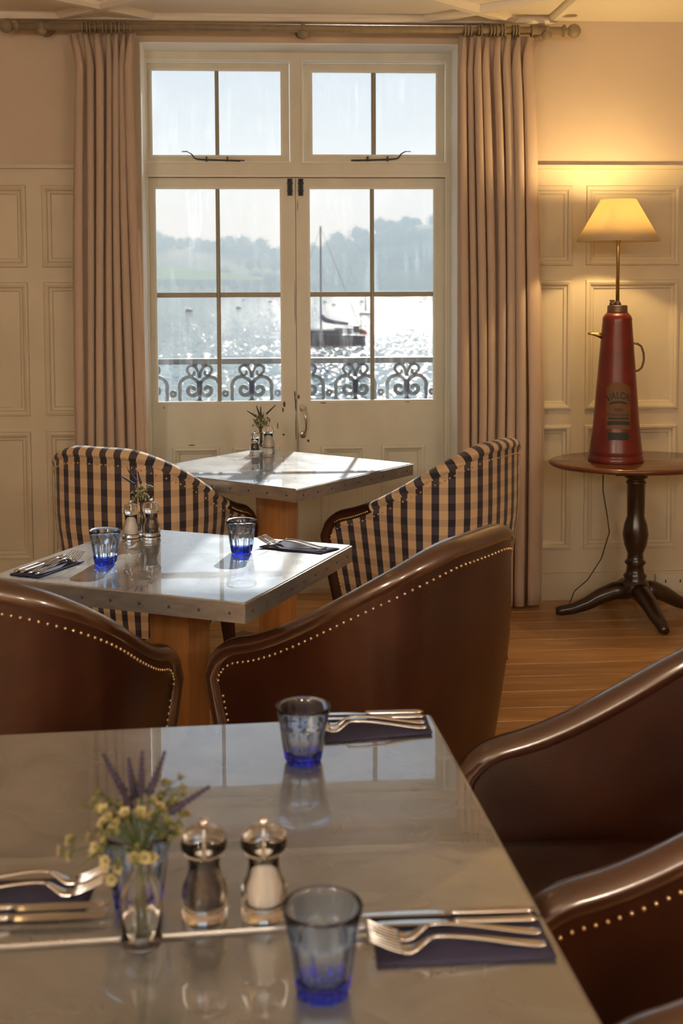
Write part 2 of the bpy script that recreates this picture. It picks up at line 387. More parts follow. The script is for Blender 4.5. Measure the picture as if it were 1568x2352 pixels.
# back wall with the opening for the french doors
mb = MB(); mb.box(XL-.1, OX0, YW+.012, YF+.13, 0, ZC); mb.box(OX1, XR+.1, YW+.012, YF+.13, 0, ZC); mb.box(OX0, OX1, YW+.012, YF+.13, OZ, ZC)
wb = struct(mb.build('wall_back', M['plaster']), 'warm plaster wall above painted panelling around the french doors', 'wall')
mb = MB(); mb.box(OX0, OX1, YW+.013, YF, OZ-.004, OZ); mb.box(OX0, OX0+.004, YW+.013, YF, 0, OZ-.004); mb.box(OX1-.004, OX1, YW+.013, YF, 0, OZ-.004)
mb.build('reveal_lining', M['soffit'], wb)
struct(MB().box(XL-.1, XL, YB-.1, YW+.012, 0, ZC).build('wall_left', M['plaster']), 'warm plaster side wall left of the tables', 'wall')
struct(MB().box(XR, XR+.1, YB-.1, YW+.012, 0, ZC).build('wall_right', M['plaster']), 'warm plaster side wall right of the tables', 'wall')
struct(MB().box(XL, XR, YB-.1, YB, 0, ZC).build('wall_front', M['plaster']), 'warm plaster wall at the near end of the room', 'wall')
cl = struct(MB().box(XL-.1, XR+.1, YB-.1, YF+.13, ZC, ZC+.12).build('ceiling', M['ceiling']), 'cream ceiling with diagonal lattice mouldings', 'ceiling')
# diagonal lattice of mouldings (crossings 1.56 m apart) with a border bead
def bar_local(L, w=.075, h=.028):
    m_ = MB(); P = []
    for (a, z) in ((-w/2, 0), (-w/2, -h*.5), (-w/2+.018, -h), (w/2-.018, -h), (w/2, -h*.5), (w/2, 0)): P.append([(-L/2, a, z), (L/2, a, z)])
    m_.grid(P, sm=False); return m_
yb0, yb1, xb0, xb1 = -2.9, 5.585, -2.3, 1.32
cx1, cy1, cs = -.66, 5.40, 1.61
lat = bar_local(1.0).mesh('lattice_moulding', M['ceiling'])
lines = []
for sgn in (1, -1):
    for i in range(-6, 7):
        # line through (cx1+i*cs, cy1) of slope sgn ; clip to the border
        x0_ = cx1+i*cs; pts = []
        for xx in (xb0, xb1):
            yy = cy1+sgn*(xx-x0_)
            if yb0 <= yy <= yb1: pts.append((xx, yy))
        for yy in (yb0, yb1):
            xx = x0_+(yy-cy1)/sgn
            if xb0 < xx < xb1: pts.append((xx, yy))
        if len(pts) >= 2: lines.append((pts[0], pts[1]))
for (a, b_) in lines:
    L = math.dist(a, b_); o = link('lattice_moulding', lat, cl, ((a[0]+b_[0])/2, (a[1]+b_[1])/2, ZC), math.atan2(b_[1]-a[1], b_[0]-a[0])); o.scale = (L, 1, 1)
for (a, b_) in (((xb0, yb1), (xb1, yb1)), ((xb0, yb0), (xb1, yb0)), ((xb0, yb0), (xb0, yb1)), ((xb1, yb0), (xb1, yb1))):
    L = math.dist(a, b_); o = link('lattice_moulding', lat, cl, ((a[0]+b_[0])/2, (a[1]+b_[1])/2, ZC), math.atan2(b_[1]-a[1], b_[0]-a[0])); o.scale = (L, .6, 1)

# panelling on the back wall: framing (stiles, rails), recessed panels each with a bead moulding
def panelling(x0, x1, cols, label, name):
    rows = [(.25, .81), (.905, 1.483), (1.573, 1.915)]
    root = sempty(name, label, 'panelling')
    g = MB(); yf = YW
    zs = [0] + [z for r in rows for z in r] + [2.0]
    for i in range(0, len(zs), 2): g.box(x0, x1, yf, YW+.012, zs[i], zs[i+1])
    xs = [x0] + [c for cc in cols for c in cc] + [x1]
    for (z0, z1) in rows:
        for i in range(0, len(xs), 2): g.box(xs[i], xs[i+1], yf, YW+.012, z0, z1)
    g.box(x0, x1, YW-.012, YW, 0, .128)
    g.build('panel_framing', M['panel'], root)
    MB().box(x0, x1, YW-.024, YW+.012, 2.0, 2.018).build('capping_rail', M['panel'], root)
    for (z0, z1) in rows:
        for (a, b_) in cols:
            MB().box(a, b_, YW+.0105, YW+.0118, z0, z1).build('recessed_panel', M['panel'], root)
            m_ = MB()  # mitred bolection bead around the panel
            prof = [(-.012, 0), (-.009, -.009), (0, -.011), (.010, -.007), (.014, .001), (.026, .004), (.030, .0105)]
            P = []
            for (t, d) in prof:
                P.append([(a+t, yf+d, z0+t), (b_-t, yf+d, z0+t), (b_-t, yf+d, z1-t), (a+t, yf+d, z1-t)])
            m_.grid(P, sm=False, closed_u=True); m_.build('panel_moulding', M['panel'], root)
    return root
panelling(XL, OX0-.02, [(-2.50, -2.10), (-2.01, -1.78), (-1.69, -1.47), (-1.47+.0, -1.047)][:2]+[(-1.69, -1.555), (-1.465, -1.047), (-.955, -.72)], 'cream painted wall panelling left of the curtained doors', 'trim_1')
panelling(OX1+.02, XR, [(.99, 1.11), (1.19, 1.426), (1.511, 1.927), (2.015, 2.25), (2.335, 2.62)], 'cream painted wall panelling behind the red lamp', 'trim_2')

# ------------------------------------------------------------------ window frame, fanlights, french doors
fr = sempty('trim_3', 'painted window frame with mullion and transom rail round the glazing', 'window frame')
mb = MB()
mb.box(OX0, OX1, YF, YF+.09, 2.520, OZ); mb.box(OX0, -.522, YF, YF+.09, 0, 2.52); mb.box(.888, OX1, YF, YF+.09, 0, 2.52)
mb.box(.156, .201, YF, YF+.09, 2.045, 2.52); mb.box(-.522, .888, YF, YF+.09, 1.988, 2.045); mb.box(-.522, .888, YF, YF+.09, 0, .02)
mb.box(-.522, .888, YF+.058, YF+.085, 1.952, 1.990); mb.box(.154, .190, YF+.058, YF+.075, .02, 1.952); mb.box(-.522, -.506, YF+.058, YF+.085, .02, 1.952); mb.box(.872, .888, YF+.058, YF+.085, .02, 1.952)
mb.build('frame', M['door'], fr)
mb = MB()
def beads(m_, x0, x1, z0, z1, w, yy, d):
    m_.box(x0, x1, yy-d, yy, z1-w, z1); m_.box(x0, x1, yy-d, yy, z0, z0+w); m_.box(x0, x0+w, yy-d, yy, z0+w, z1-w); m_.box(x1-w, x1, yy-d, yy, z0+w, z1-w)
for (a, b_) in ((-.522, .156), (.201, .888)): beads(mb, a, b_, 2.045, 2.522, .009, YF, .008)
beads(mb, -.522, .888, .02, 1.990, .009, YF, .008)
mb.build('stop_bead', M['bead'], fr)
def sash(root, x0, x1, z0, z1, gx0, gx1, gz0, gz1, vb, hb, yy, mats):
    g = MB(); T = .042
    g.box(x0, gx0, yy, yy+T, z0, z1); g.box(gx1, x1, yy, yy+T, z0, z1); g.box(gx0, gx1, yy, yy+T, gz1, z1); g.box(gx0, gx1, yy, yy+T, z0, gz0)
    g.build('sash_frame', mats, root)
    g = MB(); beads(g, gx0-.005, gx1+.005, gz0-.005, gz1+.005, .010, yy+.012, .016); g.build('glazing_bead', M['bead'], root)
    for (a, b_) in vb:
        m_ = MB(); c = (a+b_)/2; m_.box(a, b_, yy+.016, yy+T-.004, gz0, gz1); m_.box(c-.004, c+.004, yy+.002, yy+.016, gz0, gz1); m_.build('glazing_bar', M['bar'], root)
    xs = [gx0]+[q for ab in vb for q in ab]+[gx1]; zs = [gz0]+[q for ab in hb for q in ab]+[gz1]
    for i in range(0, len(xs), 2):
        for (a, b_) in hb:
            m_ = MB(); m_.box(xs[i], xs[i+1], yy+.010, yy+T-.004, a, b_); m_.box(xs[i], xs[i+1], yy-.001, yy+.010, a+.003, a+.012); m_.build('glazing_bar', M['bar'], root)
        for j in range(0, len(zs), 2):
            MB().box(xs[i]-.003, xs[i+1]+.003, yy+.026, yy+.029, zs[j]-.003, zs[j+1]+.003).build('pane', M['pane'], root)
YS = YF+.012
w1 = sempty('window_1', 'left fanlight above the doors, its stay hooked to the left', 'window')
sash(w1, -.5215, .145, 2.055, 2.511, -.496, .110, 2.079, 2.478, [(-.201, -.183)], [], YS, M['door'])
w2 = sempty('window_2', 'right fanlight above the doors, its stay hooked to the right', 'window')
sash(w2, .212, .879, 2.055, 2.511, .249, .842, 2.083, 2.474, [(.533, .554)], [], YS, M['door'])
def stay(root, x0, x1, z, s):
    # x0 tip of the curl, x1 the hinge end
    pts = [(x0, YS-.028, z+.032), (x0+s*.025, YS-.028, z+.033), (x0+s*.045, YS-.026, z+.022), (x0+s*.058, YS-.024, z+.004), (x0+s*.068, YS-.022, z-.001)]
    pts += [(x0+(x1-x0)*t, YS-.02, z-.001-.008*t) for t in (.4, .6, .8, 1.0)]
    h = MB().tube(pts, [.003, .004, .0045, .005, .005, .0055, .0055, .006, .0065], 8, flat=.7)
    o = h.build('window_stay', M['iron'], root)
    m_ = MB(); 
    for t in (.42, .78): xx = x0+(x1-x0)*t; m_.box(xx-.003, xx+.003, YS-.03, YS, z-.014, z+.010)
    m_.box(x1-.02, x1+.02, YS-.014, YS, z-.016, z-.004); m_.build('stay_peg', M['iron'], o)
stay(w1, -.355, -.085, 2.065, 1); stay(w2, .715, .455, 2.068, -1)
def french_door(name, label, x0, x1, gx0, gx1, vb, panels, hx):
    root = sempty(name, label, 'door')
    z0, z1 = .022, 1.978; T = .042
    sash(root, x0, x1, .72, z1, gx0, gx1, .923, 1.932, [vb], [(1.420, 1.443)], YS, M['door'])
    g = MB(); xs = [x0]+[q for p in panels for q in p]+[x1]
    for i in range(0, len(xs), 2): g.box(xs[i], xs[i+1], YS, YS+T, .16, .70)
    g.box(x0, x1, YS, YS+T, .70, .72); g.box(x0, x1, YS, YS+T, z0, .16)
    g.build('lower_frame', M['door'], root)
    for (a, b_) in panels:
        MB().box(a, b_, YS+.014, YS+.03, .16, .70).build('lower_panel', M['door'], root)
        m_ = MB(); P = []
        for (t, d) in [(-.010, 0), (-.007, -.009), (.004, -.010), (.012, -.002), (.022, .003), (.026, .014)]:
            P.append([(a+t, YS+d, .16+t), (b_-t, YS+d, .16+t), (b_-t, YS+d, .70-t), (a+t, YS+d, .70-t)])
        m_.grid(P, sm=False, closed_u=True); m_.build('panel_moulding', M['door'], root)
    bx = MB(); bx.box(hx-.012, hx+.012, YS-.006, YS, 1.895, 1.975); bx.tube([(hx, YS-.010, 1.90), (hx, YS-.010, 1.972)], .006, 8)
    bx.box(hx-.014, hx+.014, YS-.014, YS, 1.915, 1.922); bx.box(hx-.014, hx+.014, YS-.014, YS, 1.950, 1.957); bx.build('bolt', M['iron'], root)
    return root
d1 = french_door('door_1', 'left cream french door with flaking paint and four glass panes', -.5215, .1705, -.486, .103, (-.203, -.184), [(-.41, -.205), (-.125, .08)], .146)
d2 = french_door('door_2', 'right cream french door with the pull handle and four glass panes', .1735, .887, .234, .830, (.526, .544), [(.295, .49), (.585, .775)], .197)
# pull handle
h = MB(); hx = .209
h.tube([(hx-.008, YS-.004, .895), (hx-.006, YS-.03, .885), (hx+.002, YS-.042, .86), (hx+.006, YS-.044, .835), (hx+.004, YS-.042, .80), (hx-.005, YS-.032, .772), (hx-.009, YS-.004, .764)],
       [.009, .0075, .006, .0075, .006, .0075, .009], 10)
h.ball((hx-.008, YS-.004, .892), .017, 12, sc=(1, .35, 1.1)); h.ball((hx-.009, YS-.004, .765), .017, 12, sc=(1, .35, 1.1))
h.build('handle', M['chrome'], d2)
# chips in the old paint: dark bare patches on the meeting stiles
chip = MB(); rc = random.Random(3)
def chip_at(cx_, cz_, w, hh):
    n_ = 9; b = len(chip.v)
    for j in range(n_):
        a = 2*PI*j/n_; rr = rc.uniform(.6, 1.2); chip.v.append((cx_+w*rr*math.cos(a), YS-.0006, cz_+hh*rr*math.sin(a)))
    chip.face(range(b, b+n_))
for q in ((.163, .95, .004, .030), (.166, .905, .0035, .035), (.166, .80, .002, .09), (.112, .91, .006, .014), (.106, .885, .004, .016), (.080, .81, .0025, .016), (.108, .765, .006, .005), (-.455, .90, .004, .004), (-.33, .72, .02, .003), (.02, .72, .03, .002), (.166, 1.4, .0015, .12)):
    chip_at(*q)
chip.build('chipped_paint', M['grime'], d1)
chip = MB()
for q in ((.181, .945, .005, .012), (.178, .72, .002, .10), (.225, .735, .006, .008), (.30, .915, .02, .003), (.70, .915, .014, .002), (.182, 1.85, .002, .03)): chip_at(*q)
chip.build('chipped_paint', M['grime'], d2)

# ------------------------------------------------------------------ curtains and pole
PY, PZ = 5.53, 2.608
pole = thing('curtain_pole', 'grey brown wooden curtain pole with ball finials above the doors', 'curtain pole', (0, 0, 0))
MB().tube([(-1.035, PY, PZ-.008), (1.360, PY, PZ-.008)], .0175, 16).build('rod', M['pole'], pole)
for (x, s) in ((-1.035, -1), (1.360, 1)):
    m_ = MB(); m_.tube([(x-s*.01, PY, PZ-.008), (x+s*.022, PY, PZ-.008)], [.020, .012], 16); m_.ball((x+s*.045, PY, PZ-.008), .031, 20); m_.tube([(x-s*.004, PY, PZ-.008), (x+s*.004, PY, PZ-.008)], .027, 20)
    m_.build('finial', M['pole'], pole)
for x in (-.930, .200, 1.282):
    m_ = MB(); m_.tube([(x, YW+.012, PZ+.004), (x, PY+.02, PZ-.004)], .014, 12); m_.ball((x, PY-.004, PZ-.030), .024, 16, sc=(1, .9, .8))
    m_.tube([(x-.009, PY, PZ-.008), (x+.009, PY, PZ-.008)], .023, 16); m_.tube([(x, YW+.013, PZ+.004), (x, YW-.004, PZ+.004)], .034, 20)
    m_.build('bracket', M['pole'], pole)
def curtain(name, label, x0, x1, zt, zb, folds, seed, wid_fn, ringx):
    """pleated cloth; wid_fn(t)->(xa, xb) edges at height fraction t (0 top,1 bottom)"""
    rr = random.Random(seed); N = folds*14; rows = 34
    amp = [rr.uniform(.6, 1.15) for _ in range(folds+1)]; wdt = [rr.uniform(.7, 1.4) for _ in range(folds)]
    if seed == 9: wdt[-1] = 2.3; wdt[-2] = .9; amp[-2] = 1.5
    tot = sum(wdt); edges = [0]
    for w in wdt: edges.append(edges[-1]+w/tot)
    P = []
    for i in range(rows+1):
        t = i/rows; xa, xb = wid_fn(t); z = zt+(zb-zt)*t; row = []
        head = max(0, 1-t/.045)      # gathered heading tape
        for j in range(N+1):
            u = j/N
            k_ = 0
            while k_ < folds-1 and u > edges[k_+1]: k_ += 1
            ph = (u-edges[k_])/(edges[k_+1]-edges[k_])
            a = amp[k_]*(1-ph)+amp[k_+1]*ph
            c = math.cos(2*PI*ph); c = math.copysign(abs(c)**.75, c)
            d = .036*a*c*(1-.55*head) + .012*math.sin(9*u+3.1*t+seed)*t + .008*math.sin(23*u+seed*2)
            x = xa+(xb-xa)*u + .35*.036*a*math.sin(4*PI*ph)*(1-head) + .006*math.sin(5*t+u*7+seed)
            row.append((x, PY+d, z + (.006*math.cos(2*PI*ph*1)*head)))
        P.append(row)
    root = thing(name, label, 'curtain', (0, 0, 0))
    m_ = MB(); m_.grid(P)
    o = m_.build('cloth', M['curtain'], root, clean=False)
    sol = o.modifiers.new('thick', 'SOLIDIFY'); sol.thickness = .003; sol.offset = 0
    for x in ringx:
        r_ = MB(); n_ = 20; pts = [(x, PY+.024*math.cos(2*PI*q/n_), PZ-.010+.024*math.sin(2*PI*q/n_)) for q in range(n_+1)]
        r_.tube(pts, .004, 6, up=(1, 0, 0), caps=False); r_.tube([(x, PY, PZ-.034), (x, PY, PZ-.046)], .002, 6)
        r_.build('ring', M['pole'], root)
    return root
def wl(t):
    if t < .05: k_ = t/.05; return (-.815+.03*k_, -.522-.016*k_)
    k_ = (t-.05)/.95; return (-.785-.045*k_-.02*math.sin(PI*k_), -.538+.022*min(1, k_*1.6))
curtain('curtain', 'long beige linen curtain left of the french doors, lit by sun', 0, 0, 2.572, .03, 7, 4, wl, [-.755, -.735, -.722, -.700, -.668, -.652, -.630, -.612, -.596, -.575, -.548])
def wr(t):
    if t < .05: k_ = t/.05; return (.893-.004*k_, 1.255-.03*k_)
    k_ = (t-.05)/.95; return (.886-.004*k_+.012*math.sin(PI*k_), 1.232+.06*min(1, k_*1.5)**.6-.03*max(0, k_-.6))
curtain('curtain', 'long beige linen curtain right of the french doors, beside the red lamp', 0, 0, 2.572, .015, 8, 9, wr, [.915, .928, .942, .975, .988, 1.030, 1.045, 1.058, 1.080, 1.092, 1.130, 1.142, 1.154, 1.215])

# ------------------------------------------------------------------ outside: balcony, water, hills, boat, haze
YR = 6.62
bal = struct(MB().box(-3, 3, YF+.14, YR+.10, -.25, -.02).build('trim_4', M['balcony']), 'pale stone balcony floor outside the doors', 'balcony')
rail = thing('balcony_railing', 'grey cast iron balcony railing with scrolled panels outside the doors', 'railing', (0, YR, 0))
MB().box(-1.85, 2.2, -.03, .03, 1.056, 1.086).build('top_rail', M['iron'], rail, bevel=.004)
MB().box(-1.85, 2.2, -.012, .012, .52, .55).build('bottom_rail', M['iron'], rail)
def ribbon(m_, pts, w, yd=.007):
    """flat cast stroke of width w (list or value) along 2-D pts (x,z), thickness 2*yd"""
    k = len(pts); Wd = [q*1.35 for q in (w if hasattr(w, '__len__') else [w]*k)]; rows = []
    for i in range(k):
        a = pts[max(i-1, 0)]; b_ = pts[min(i+1, k-1)]; dx, dz = b_[0]-a[0], b_[1]-a[1]; L = math.hypot(dx, dz) or 1
        nx, nz_ = -dz/L*Wd[i]/2, dx/L*Wd[i]/2; p = pts[i]
        rows.append([(p[0]+nx, -yd, p[1]+nz_), (p[0]-nx, -yd, p[1]-nz_), (p[0]-nx, yd, p[1]-nz_), (p[0]+nx, yd, p[1]+nz_)])
    b = m_.grid(rows, sm=False, closed_u=True); m_.face([b, b+1, b+2, b+3]); e = b+4*(k-1); m_.face([e+3, e+2, e+1, e])
def spiral(cx_, cz_, r0_, r1_, a0, a1, n=28): 
    return [(cx_+(r0_+(r1_-r0_)*(i/n)**.8)*math.cos(a0+(a1-a0)*i/n), cz_+(r0_+(r1_-r0_)*(i/n)**.8)*math.sin(a0+(a1-a0)*i/n)) for i in range(n+1)]
sc_ = MB()
ribbon(sc_, [(0, -.09), (0, -.24), (0, -.30)], [.018, .011, .011])            # stem
ribbon(sc_, [(-.018, -.205), (0, -.19), (.018, -.205)], .012)
for s in (-1, 1):
    f = lambda pts: [(s*x, z) for (x, z) in pts]
    # big lower scroll: rises from the outer foot, arches over, curls inward
    arch = spiral(.058, -.105, .062, .050, -.75, PI*.5, 14) + [(.030, -.068), (.012, -.085)]
    arch = [(.062, -.30), (.098, -.235), (.106, -.18)] + spiral(.052, -.120, .055, .050, -.35, PI*.55, 14) + [(.022, -.083), (.007, -.10)]
    ribbon(sc_, f(arch), [.012]*3+[.014]*(len(arch)-3))
    ribbon(sc_, f([(.003, -.095), (.006, -.135)] + spiral(.040, -.140, .036, .010, PI*1.05, PI*1.05+PI*2.0, 30)), [.016]*12+[.015]*21)
    # small upper scroll
    ribbon(sc_, f([(.002, -.075), (.006, -.045), (.020, -.018)] + spiral(.042, -.034, .025, .022, PI*.75, -PI*.35, 14)+spiral(.038, -.046, .020, .007, -PI*.2, -PI*1.25, 16)), .011)
    ribbon(sc_, f([(.010, -.004), (.045, -.004)]), .012)
ring_ = MB(); pts = [(.137+.0115*math.cos(2*PI*i/18), -.160+.0115*math.sin(2*PI*i/18)) for i in range(19)]
ribbon(sc_, pts, .012)
sc_.ball((0.0, 0, -.225), .012, 8, sc=(1.6, .6, .6))
scm = sc_.mesh('scroll_panel', M['iron'])
for i in range(-5, 7):
    link('scroll_panel', scm, rail, (-.046+.277*i, 0, 1.058))
for x in (-1.8, 2.15): MB().box(x-.02, x+.02, -.02, .02, -.02, 1.056).build('post', M['iron'], rail)
for i in range(-5, 7):
    MB().box(-.046+.277*i-.006, -.046+.277*i+.006, -.006, .006, -.02, .52).build('baluster', M['iron'], rail)

ZS = -4.6
sea = struct(MB().box(-900, 900, 12, 640, ZS-1, ZS).build('floor_1', M['sea']), 'glittering estuary water below the balcony', 'water')
# far shore: two wooded hillsides
def terrain(name, label, prof, y0, y1, m_, base=ZS-.5):
    rows = []
    for (x, h) in prof:
        row = []
        for j in range(13):
            t = j/12; row.append((x, y0+(y1-y0)*t + 6*math.sin(x*.03), base+.5+(h-base)*math.sin(min(1, t*1.15)*PI/2)**1.2*(1 if t else 0)))
        rows.append(row)
    mb_ = MB(); mb_.grid(rows); return struct(mb_.build(name, m_, clean=False), label, 'hillside')
def pw(px, D=620): return (px-640*0-784)/F_PX*D + math.tan(psi)*D   # small helper: bearing to metres along the shore
profL = [(-420, 26), (-200, 24), (-110, 22), (-60, 20), (-30, 18.5), (-5, 15), (25, 13), (60, 13), (110, 16), (160, 18)]
hillL = terrain('trim_5', 'hazy wooded ridge with a pasture on the far shore, left', profL, 612, 700, M['hill'])
profR = [(28, 2), (36, 14), (50, 22), (66, 27), (84, 30), (110, 30), (160, 28), (300, 24), (460, 20)]
hillR = terrain('trim_6', 'hazy wooded headland on the far shore, right', profR, 596, 660, M['hill'])
# pasture patch lying on the left hillside
fd = MB(); rows = []
for i in range(13):
    x = -80+i*6.8; u = i/12
    zt_ = 12.5-9.5*u; zb_ = min(zt_-.2, 2.6-1.0*u)
    rows.append([(x, 606.0+(zt_-zb_)*q*.25, zb_+(zt_-zb_)*q) for q in (0, .33, .66, 1)])
fd.grid(rows); fo = fd.build('pasture', M['field'], hillL, clean=False)
# trees
def tree_mesh(seed, R, H):
    r_ = random.Random(seed); m_ = MB()
    m_.ball((0, 0, H*.62), R*.72, 10, sc=(1, 1, .9*H/(2*R)))
    for i in range(260):
        a = r_.uniform(0, 2*PI); ph = math.acos(r_.uniform(-.6, 1)); q = r_.uniform(.75, 1.12)
        c = Vector((R*q*math.sin(ph)*math.cos(a), R*q*math.sin(ph)*math.sin(a), H*.62+R*q*math.cos(ph)*.95))
        d = Vector((r_.uniform(-1, 1), r_.uniform(-1, 1), r_.uniform(-.3, 1))).normalized()*R*.17; e = Vector((r_.uniform(-1, 1), r_.uniform(-1, 1), r_.uniform(-1, 1))).normalized()*R*.04
        b = len(m_.v); m_.v += [tuple(c-d), tuple(c+e), tuple(c+d), tuple(c-e)]; m_.face([b, b+1, b+2, b+3])
    return m_.mesh('crown', M['crown'])
crowns = [tree_mesh(i, 3.4+.5*i, 9+1.2*i) for i in range(4)]
trunk = MB().tube([(0, 0, -1), (0, 0, 5)], [.5, .3], 6).mesh('trunk', M['bark'])
def hz(prof, x):
    for (a, b_) in zip(prof, prof[1:]):
        if a[0] <= x <= b_[0]: return a[1]+(b_[1]-a[1])*(x-a[0])/(b_[0]-a[0])
    return prof[-1][1]
rt = random.Random(11); protos = []
for cme in crowns:
    t = thing('bare_tree', 'hazy bare tree in the wood on the far shore', 'tree', (0, 0, 0)); link('crown', cme, t); link('trunk', trunk, t); protos.append(t)
used = [False]*4
def place_tree(x, y_, z, lab, grp):
    i = rt.randrange(4)
    if not used[i]:
        used[i] = True; o = protos[i]; o.location = (x, y_, z); o.rotation_euler = (0, 0, rt.uniform(0, 6)); o['label'] = lab; o['group'] = grp
    else: o = dup(protos[i], (x, y_, z), rt.uniform(0, 6), lab, grp)
    s = rt.uniform(.8, 1.15); o.scale = (s, s, s)
x = -95
while x < 62:
    place_tree(x, 700, hz(profL, x)-2.5, 'hazy bare tree of the wood along the left ridge', 'trees along the left ridge')
    if rt.random() < .8: place_tree(x+rt.uniform(-2, 2), 672, hz(profL, x)*.86-3.5, 'hazy bare tree of the wood along the left ridge', 'trees along the left ridge')
    x += rt.uniform(3.6, 5.4)
x = 32
while x < 128:
    for (yy, kf) in ((658, .97), (634, .72), (612, .38)):
        place_tree(x+rt.uniform(-2, 2), yy, hz(profR, x)*kf-3.5, 'hazy bare tree of the wood on the right headland', 'trees on the right headland')
    x += rt.uniform(4, 5.6)
x = -95
while x < 62:
    zf = 12.5-9.5*((x+80)/81.6)
    place_tree(x, 611, -5.6+rt.uniform(-1, .5), 'hazy bare waterside tree below the pasture', 'trees at the water edge on the left')
    if x > -10: place_tree(x+2, 640, hz(profL, x)*.45-3, 'hazy bare tree of the wood along the left ridge', 'trees along the left ridge')
    x += rt.uniform(4.5, 6.5)
# haze over the estuary
hb = MB().box(-700, 800, 150, 760, ZS+.05, 80)
hm = bpy.data.materials.new('estuary_haze'); hm.use_nodes = True; n = hm.node_tree; n.nodes.remove(n.nodes['Principled BSDF'])
vs = n.nodes.new('ShaderNodeVolumeScatter'); vs.inputs['Color'].default_value = (.46, .70, .92, 1); vs.inputs['Density'].default_value = .0024; vs.inputs['Anisotropy'].default_value = .2
n.links.new(vs.outputs[0], n.nodes['Material Output'].inputs['Volume'])
ho = hb.build('haze', hm); ho['kind'] = 'stuff'; tag(ho, 'pale blue sea haze over the estuary and far shore', 'haze')
# yacht (bow to the left)
BX, BY = 5.75, 116.0
yt = thing('sailing_yacht', 'dark blue sailing yacht moored on the glittering water', 'boat', (BX, BY, ZS))
secs = []
for i in range(15):
    t = i/14; x = -3.5+7.6*t
    w_ = 1.25*math.sin(PI*min(1, (t*.80+.02)))**.6 if t < .99 else .85
    w_ = 1.25*(1-(1-min(1, t/.55))**2.2) if t < .55 else 1.25-.4*((t-.55)/.45)**2
    w_ = max(.03, w_); dk = 1.18-.30*t+.12*(1-t)**2
    secs.append([(x-.5*(1-q)*(1-t)*-1*(0) + (.55*(1-q) if t < .3 else 0)*(.3-t)/.3, s*w_*(.55+.45*q), dk*q-.15*(1-q)) for (q, s) in ((1, -1), (.6, -1), (.25, -1), (0, -.4), (0, .4), (.25, 1), (.6, 1), (1, 1))])
hu = MB(); b = hu.grid(secs); hu.face([b+14*8+i for i in range(8)]); hu.build('hull', M['hull'], yt)
dkm = MB(); dkm.grid([[(r_[0][0], r_[0][1], r_[0][2]+.01), (r_[7][0], r_[7][1], r_[7][2]+.01)] for r_ in secs], sm=False); dkm.build('deck', M['deck'], yt)
cb_ = MB(); cb_.grid([[(-1.6, -.3, 1.1), (-1.6, .3, 1.1)], [(-1.0, -.6, 1.45), (-1.0, .6, 1.45)], [(1.3, -.75, 1.42), (1.3, .75, 1.42)], [(1.6, -.75, .95), (1.6, .75, .95)]], sm=False)
cb_.box(-1.1, 1.4, -.72, .72, .95, 1.40); cb_.build('cabin', M['sailcover'], yt)
MB().box(1.25, 1.95, -.7, .7, .95, 1.62).build('sprayhood', M['sailcover'], yt, bevel=.1)
MB().tube([(-.05, 0, 1.1), (-.05, 0, 11.1)], [.09, .07], 8).build('mast', M['hull'], yt)
MB().tube([(-.05, 0, 2.75), (.4, 0, 2.35), (1.2, 0, 2.15), (2.5, 0, 2.0)], [.26, .24, .19, .13], 8).build('boom_with_sail', M['sailcover'], yt)
sty = MB()
for (a, b_) in (((-3.4, 0, 1.25), (-.05, 0, 11)), ((3.9, 0, .9), (-.05, 0, 11)), ((-.05, -1.1, 1.1), (-.05, 0, 9)), ((-.05, 1.1, 1.1), (-.05, 0, 9))): sty.tube([a, b_], .015, 4)
sty.build('rigging', M['iron'], yt)
gr_ = MB()
for x in (-2.6, -1.4, -.2, 1, 2.2, 3.2, 3.9): gr_.tube([(x, -.95, .9), (x, -.95, 1.55)], .025, 5)
gr_.tube([(-2.6, -.95, 1.55), (3.9, -.95, 1.5)], .02, 5); gr_.box(3.0, 3.5, -.5, .3, 1.2, 1.8); gr_.box(2.4, 2.8, -.3, .3, 1.0, 1.6); gr_.build('guard_rail', M['iron'], yt)
MB().tube([(3.7, .2, .9), (3.75, .2, 2.9)], .03, 5).build('flagstaff', M['iron'], yt)
fg = MB(); fg.grid([[(3.5+.16*i, .2+.08*math.sin(i*1.5), 1.50-.05*i), (3.5+.16*i, .2+.08*math.sin(i*1.5+.6), 1.05-.02*i)] for i in range(6)]); fg.build('flag', M['flag'], yt, clean=False)
MB().box(-3.2, -2.7, -1.0, -.3, 1.15, 1.2).build('hatch', M['deck'], yt)
# buoys
bme = MB().lathe([(0, -.4), (.55, -.25), (.75, .1), (.6, .45), (.2, .62), (0, .66)], 14).mesh('mooring_buoy', M['buoy'])
for (px, py, s) in ((434, 716, 1), (548, 709, .8), (622, 694, 1), (560, 690, .8), (747, 695, 1), (767, 701, .8), (832, 694, 1), (967, 695, 1)):
    d = Vector(fw)+rv*((px-784)/F_PX)-uv_*((py-842)/F_PX); k = (ZS-1.5)/d.z
    o = link('mooring_buoy', bme, None, (d.x*k, d.y*k, ZS)); o.scale = (s, s, s)
    tag(o, 'small dark mooring buoy floating on the glittering water', 'buoy', 'mooring buoys on the estuary')
o = thing('channel_marker', 'small floating marker with a thin pole above the yacht boom', 'marker buoy', (18.6, 218.0, ZS))
link('float', bme, o).scale = (1.6, 1.6, .8); MB().tube([(0, 0, .4), (0, 0, 3.6)], .09, 6).build('pole', M['iron'], o)

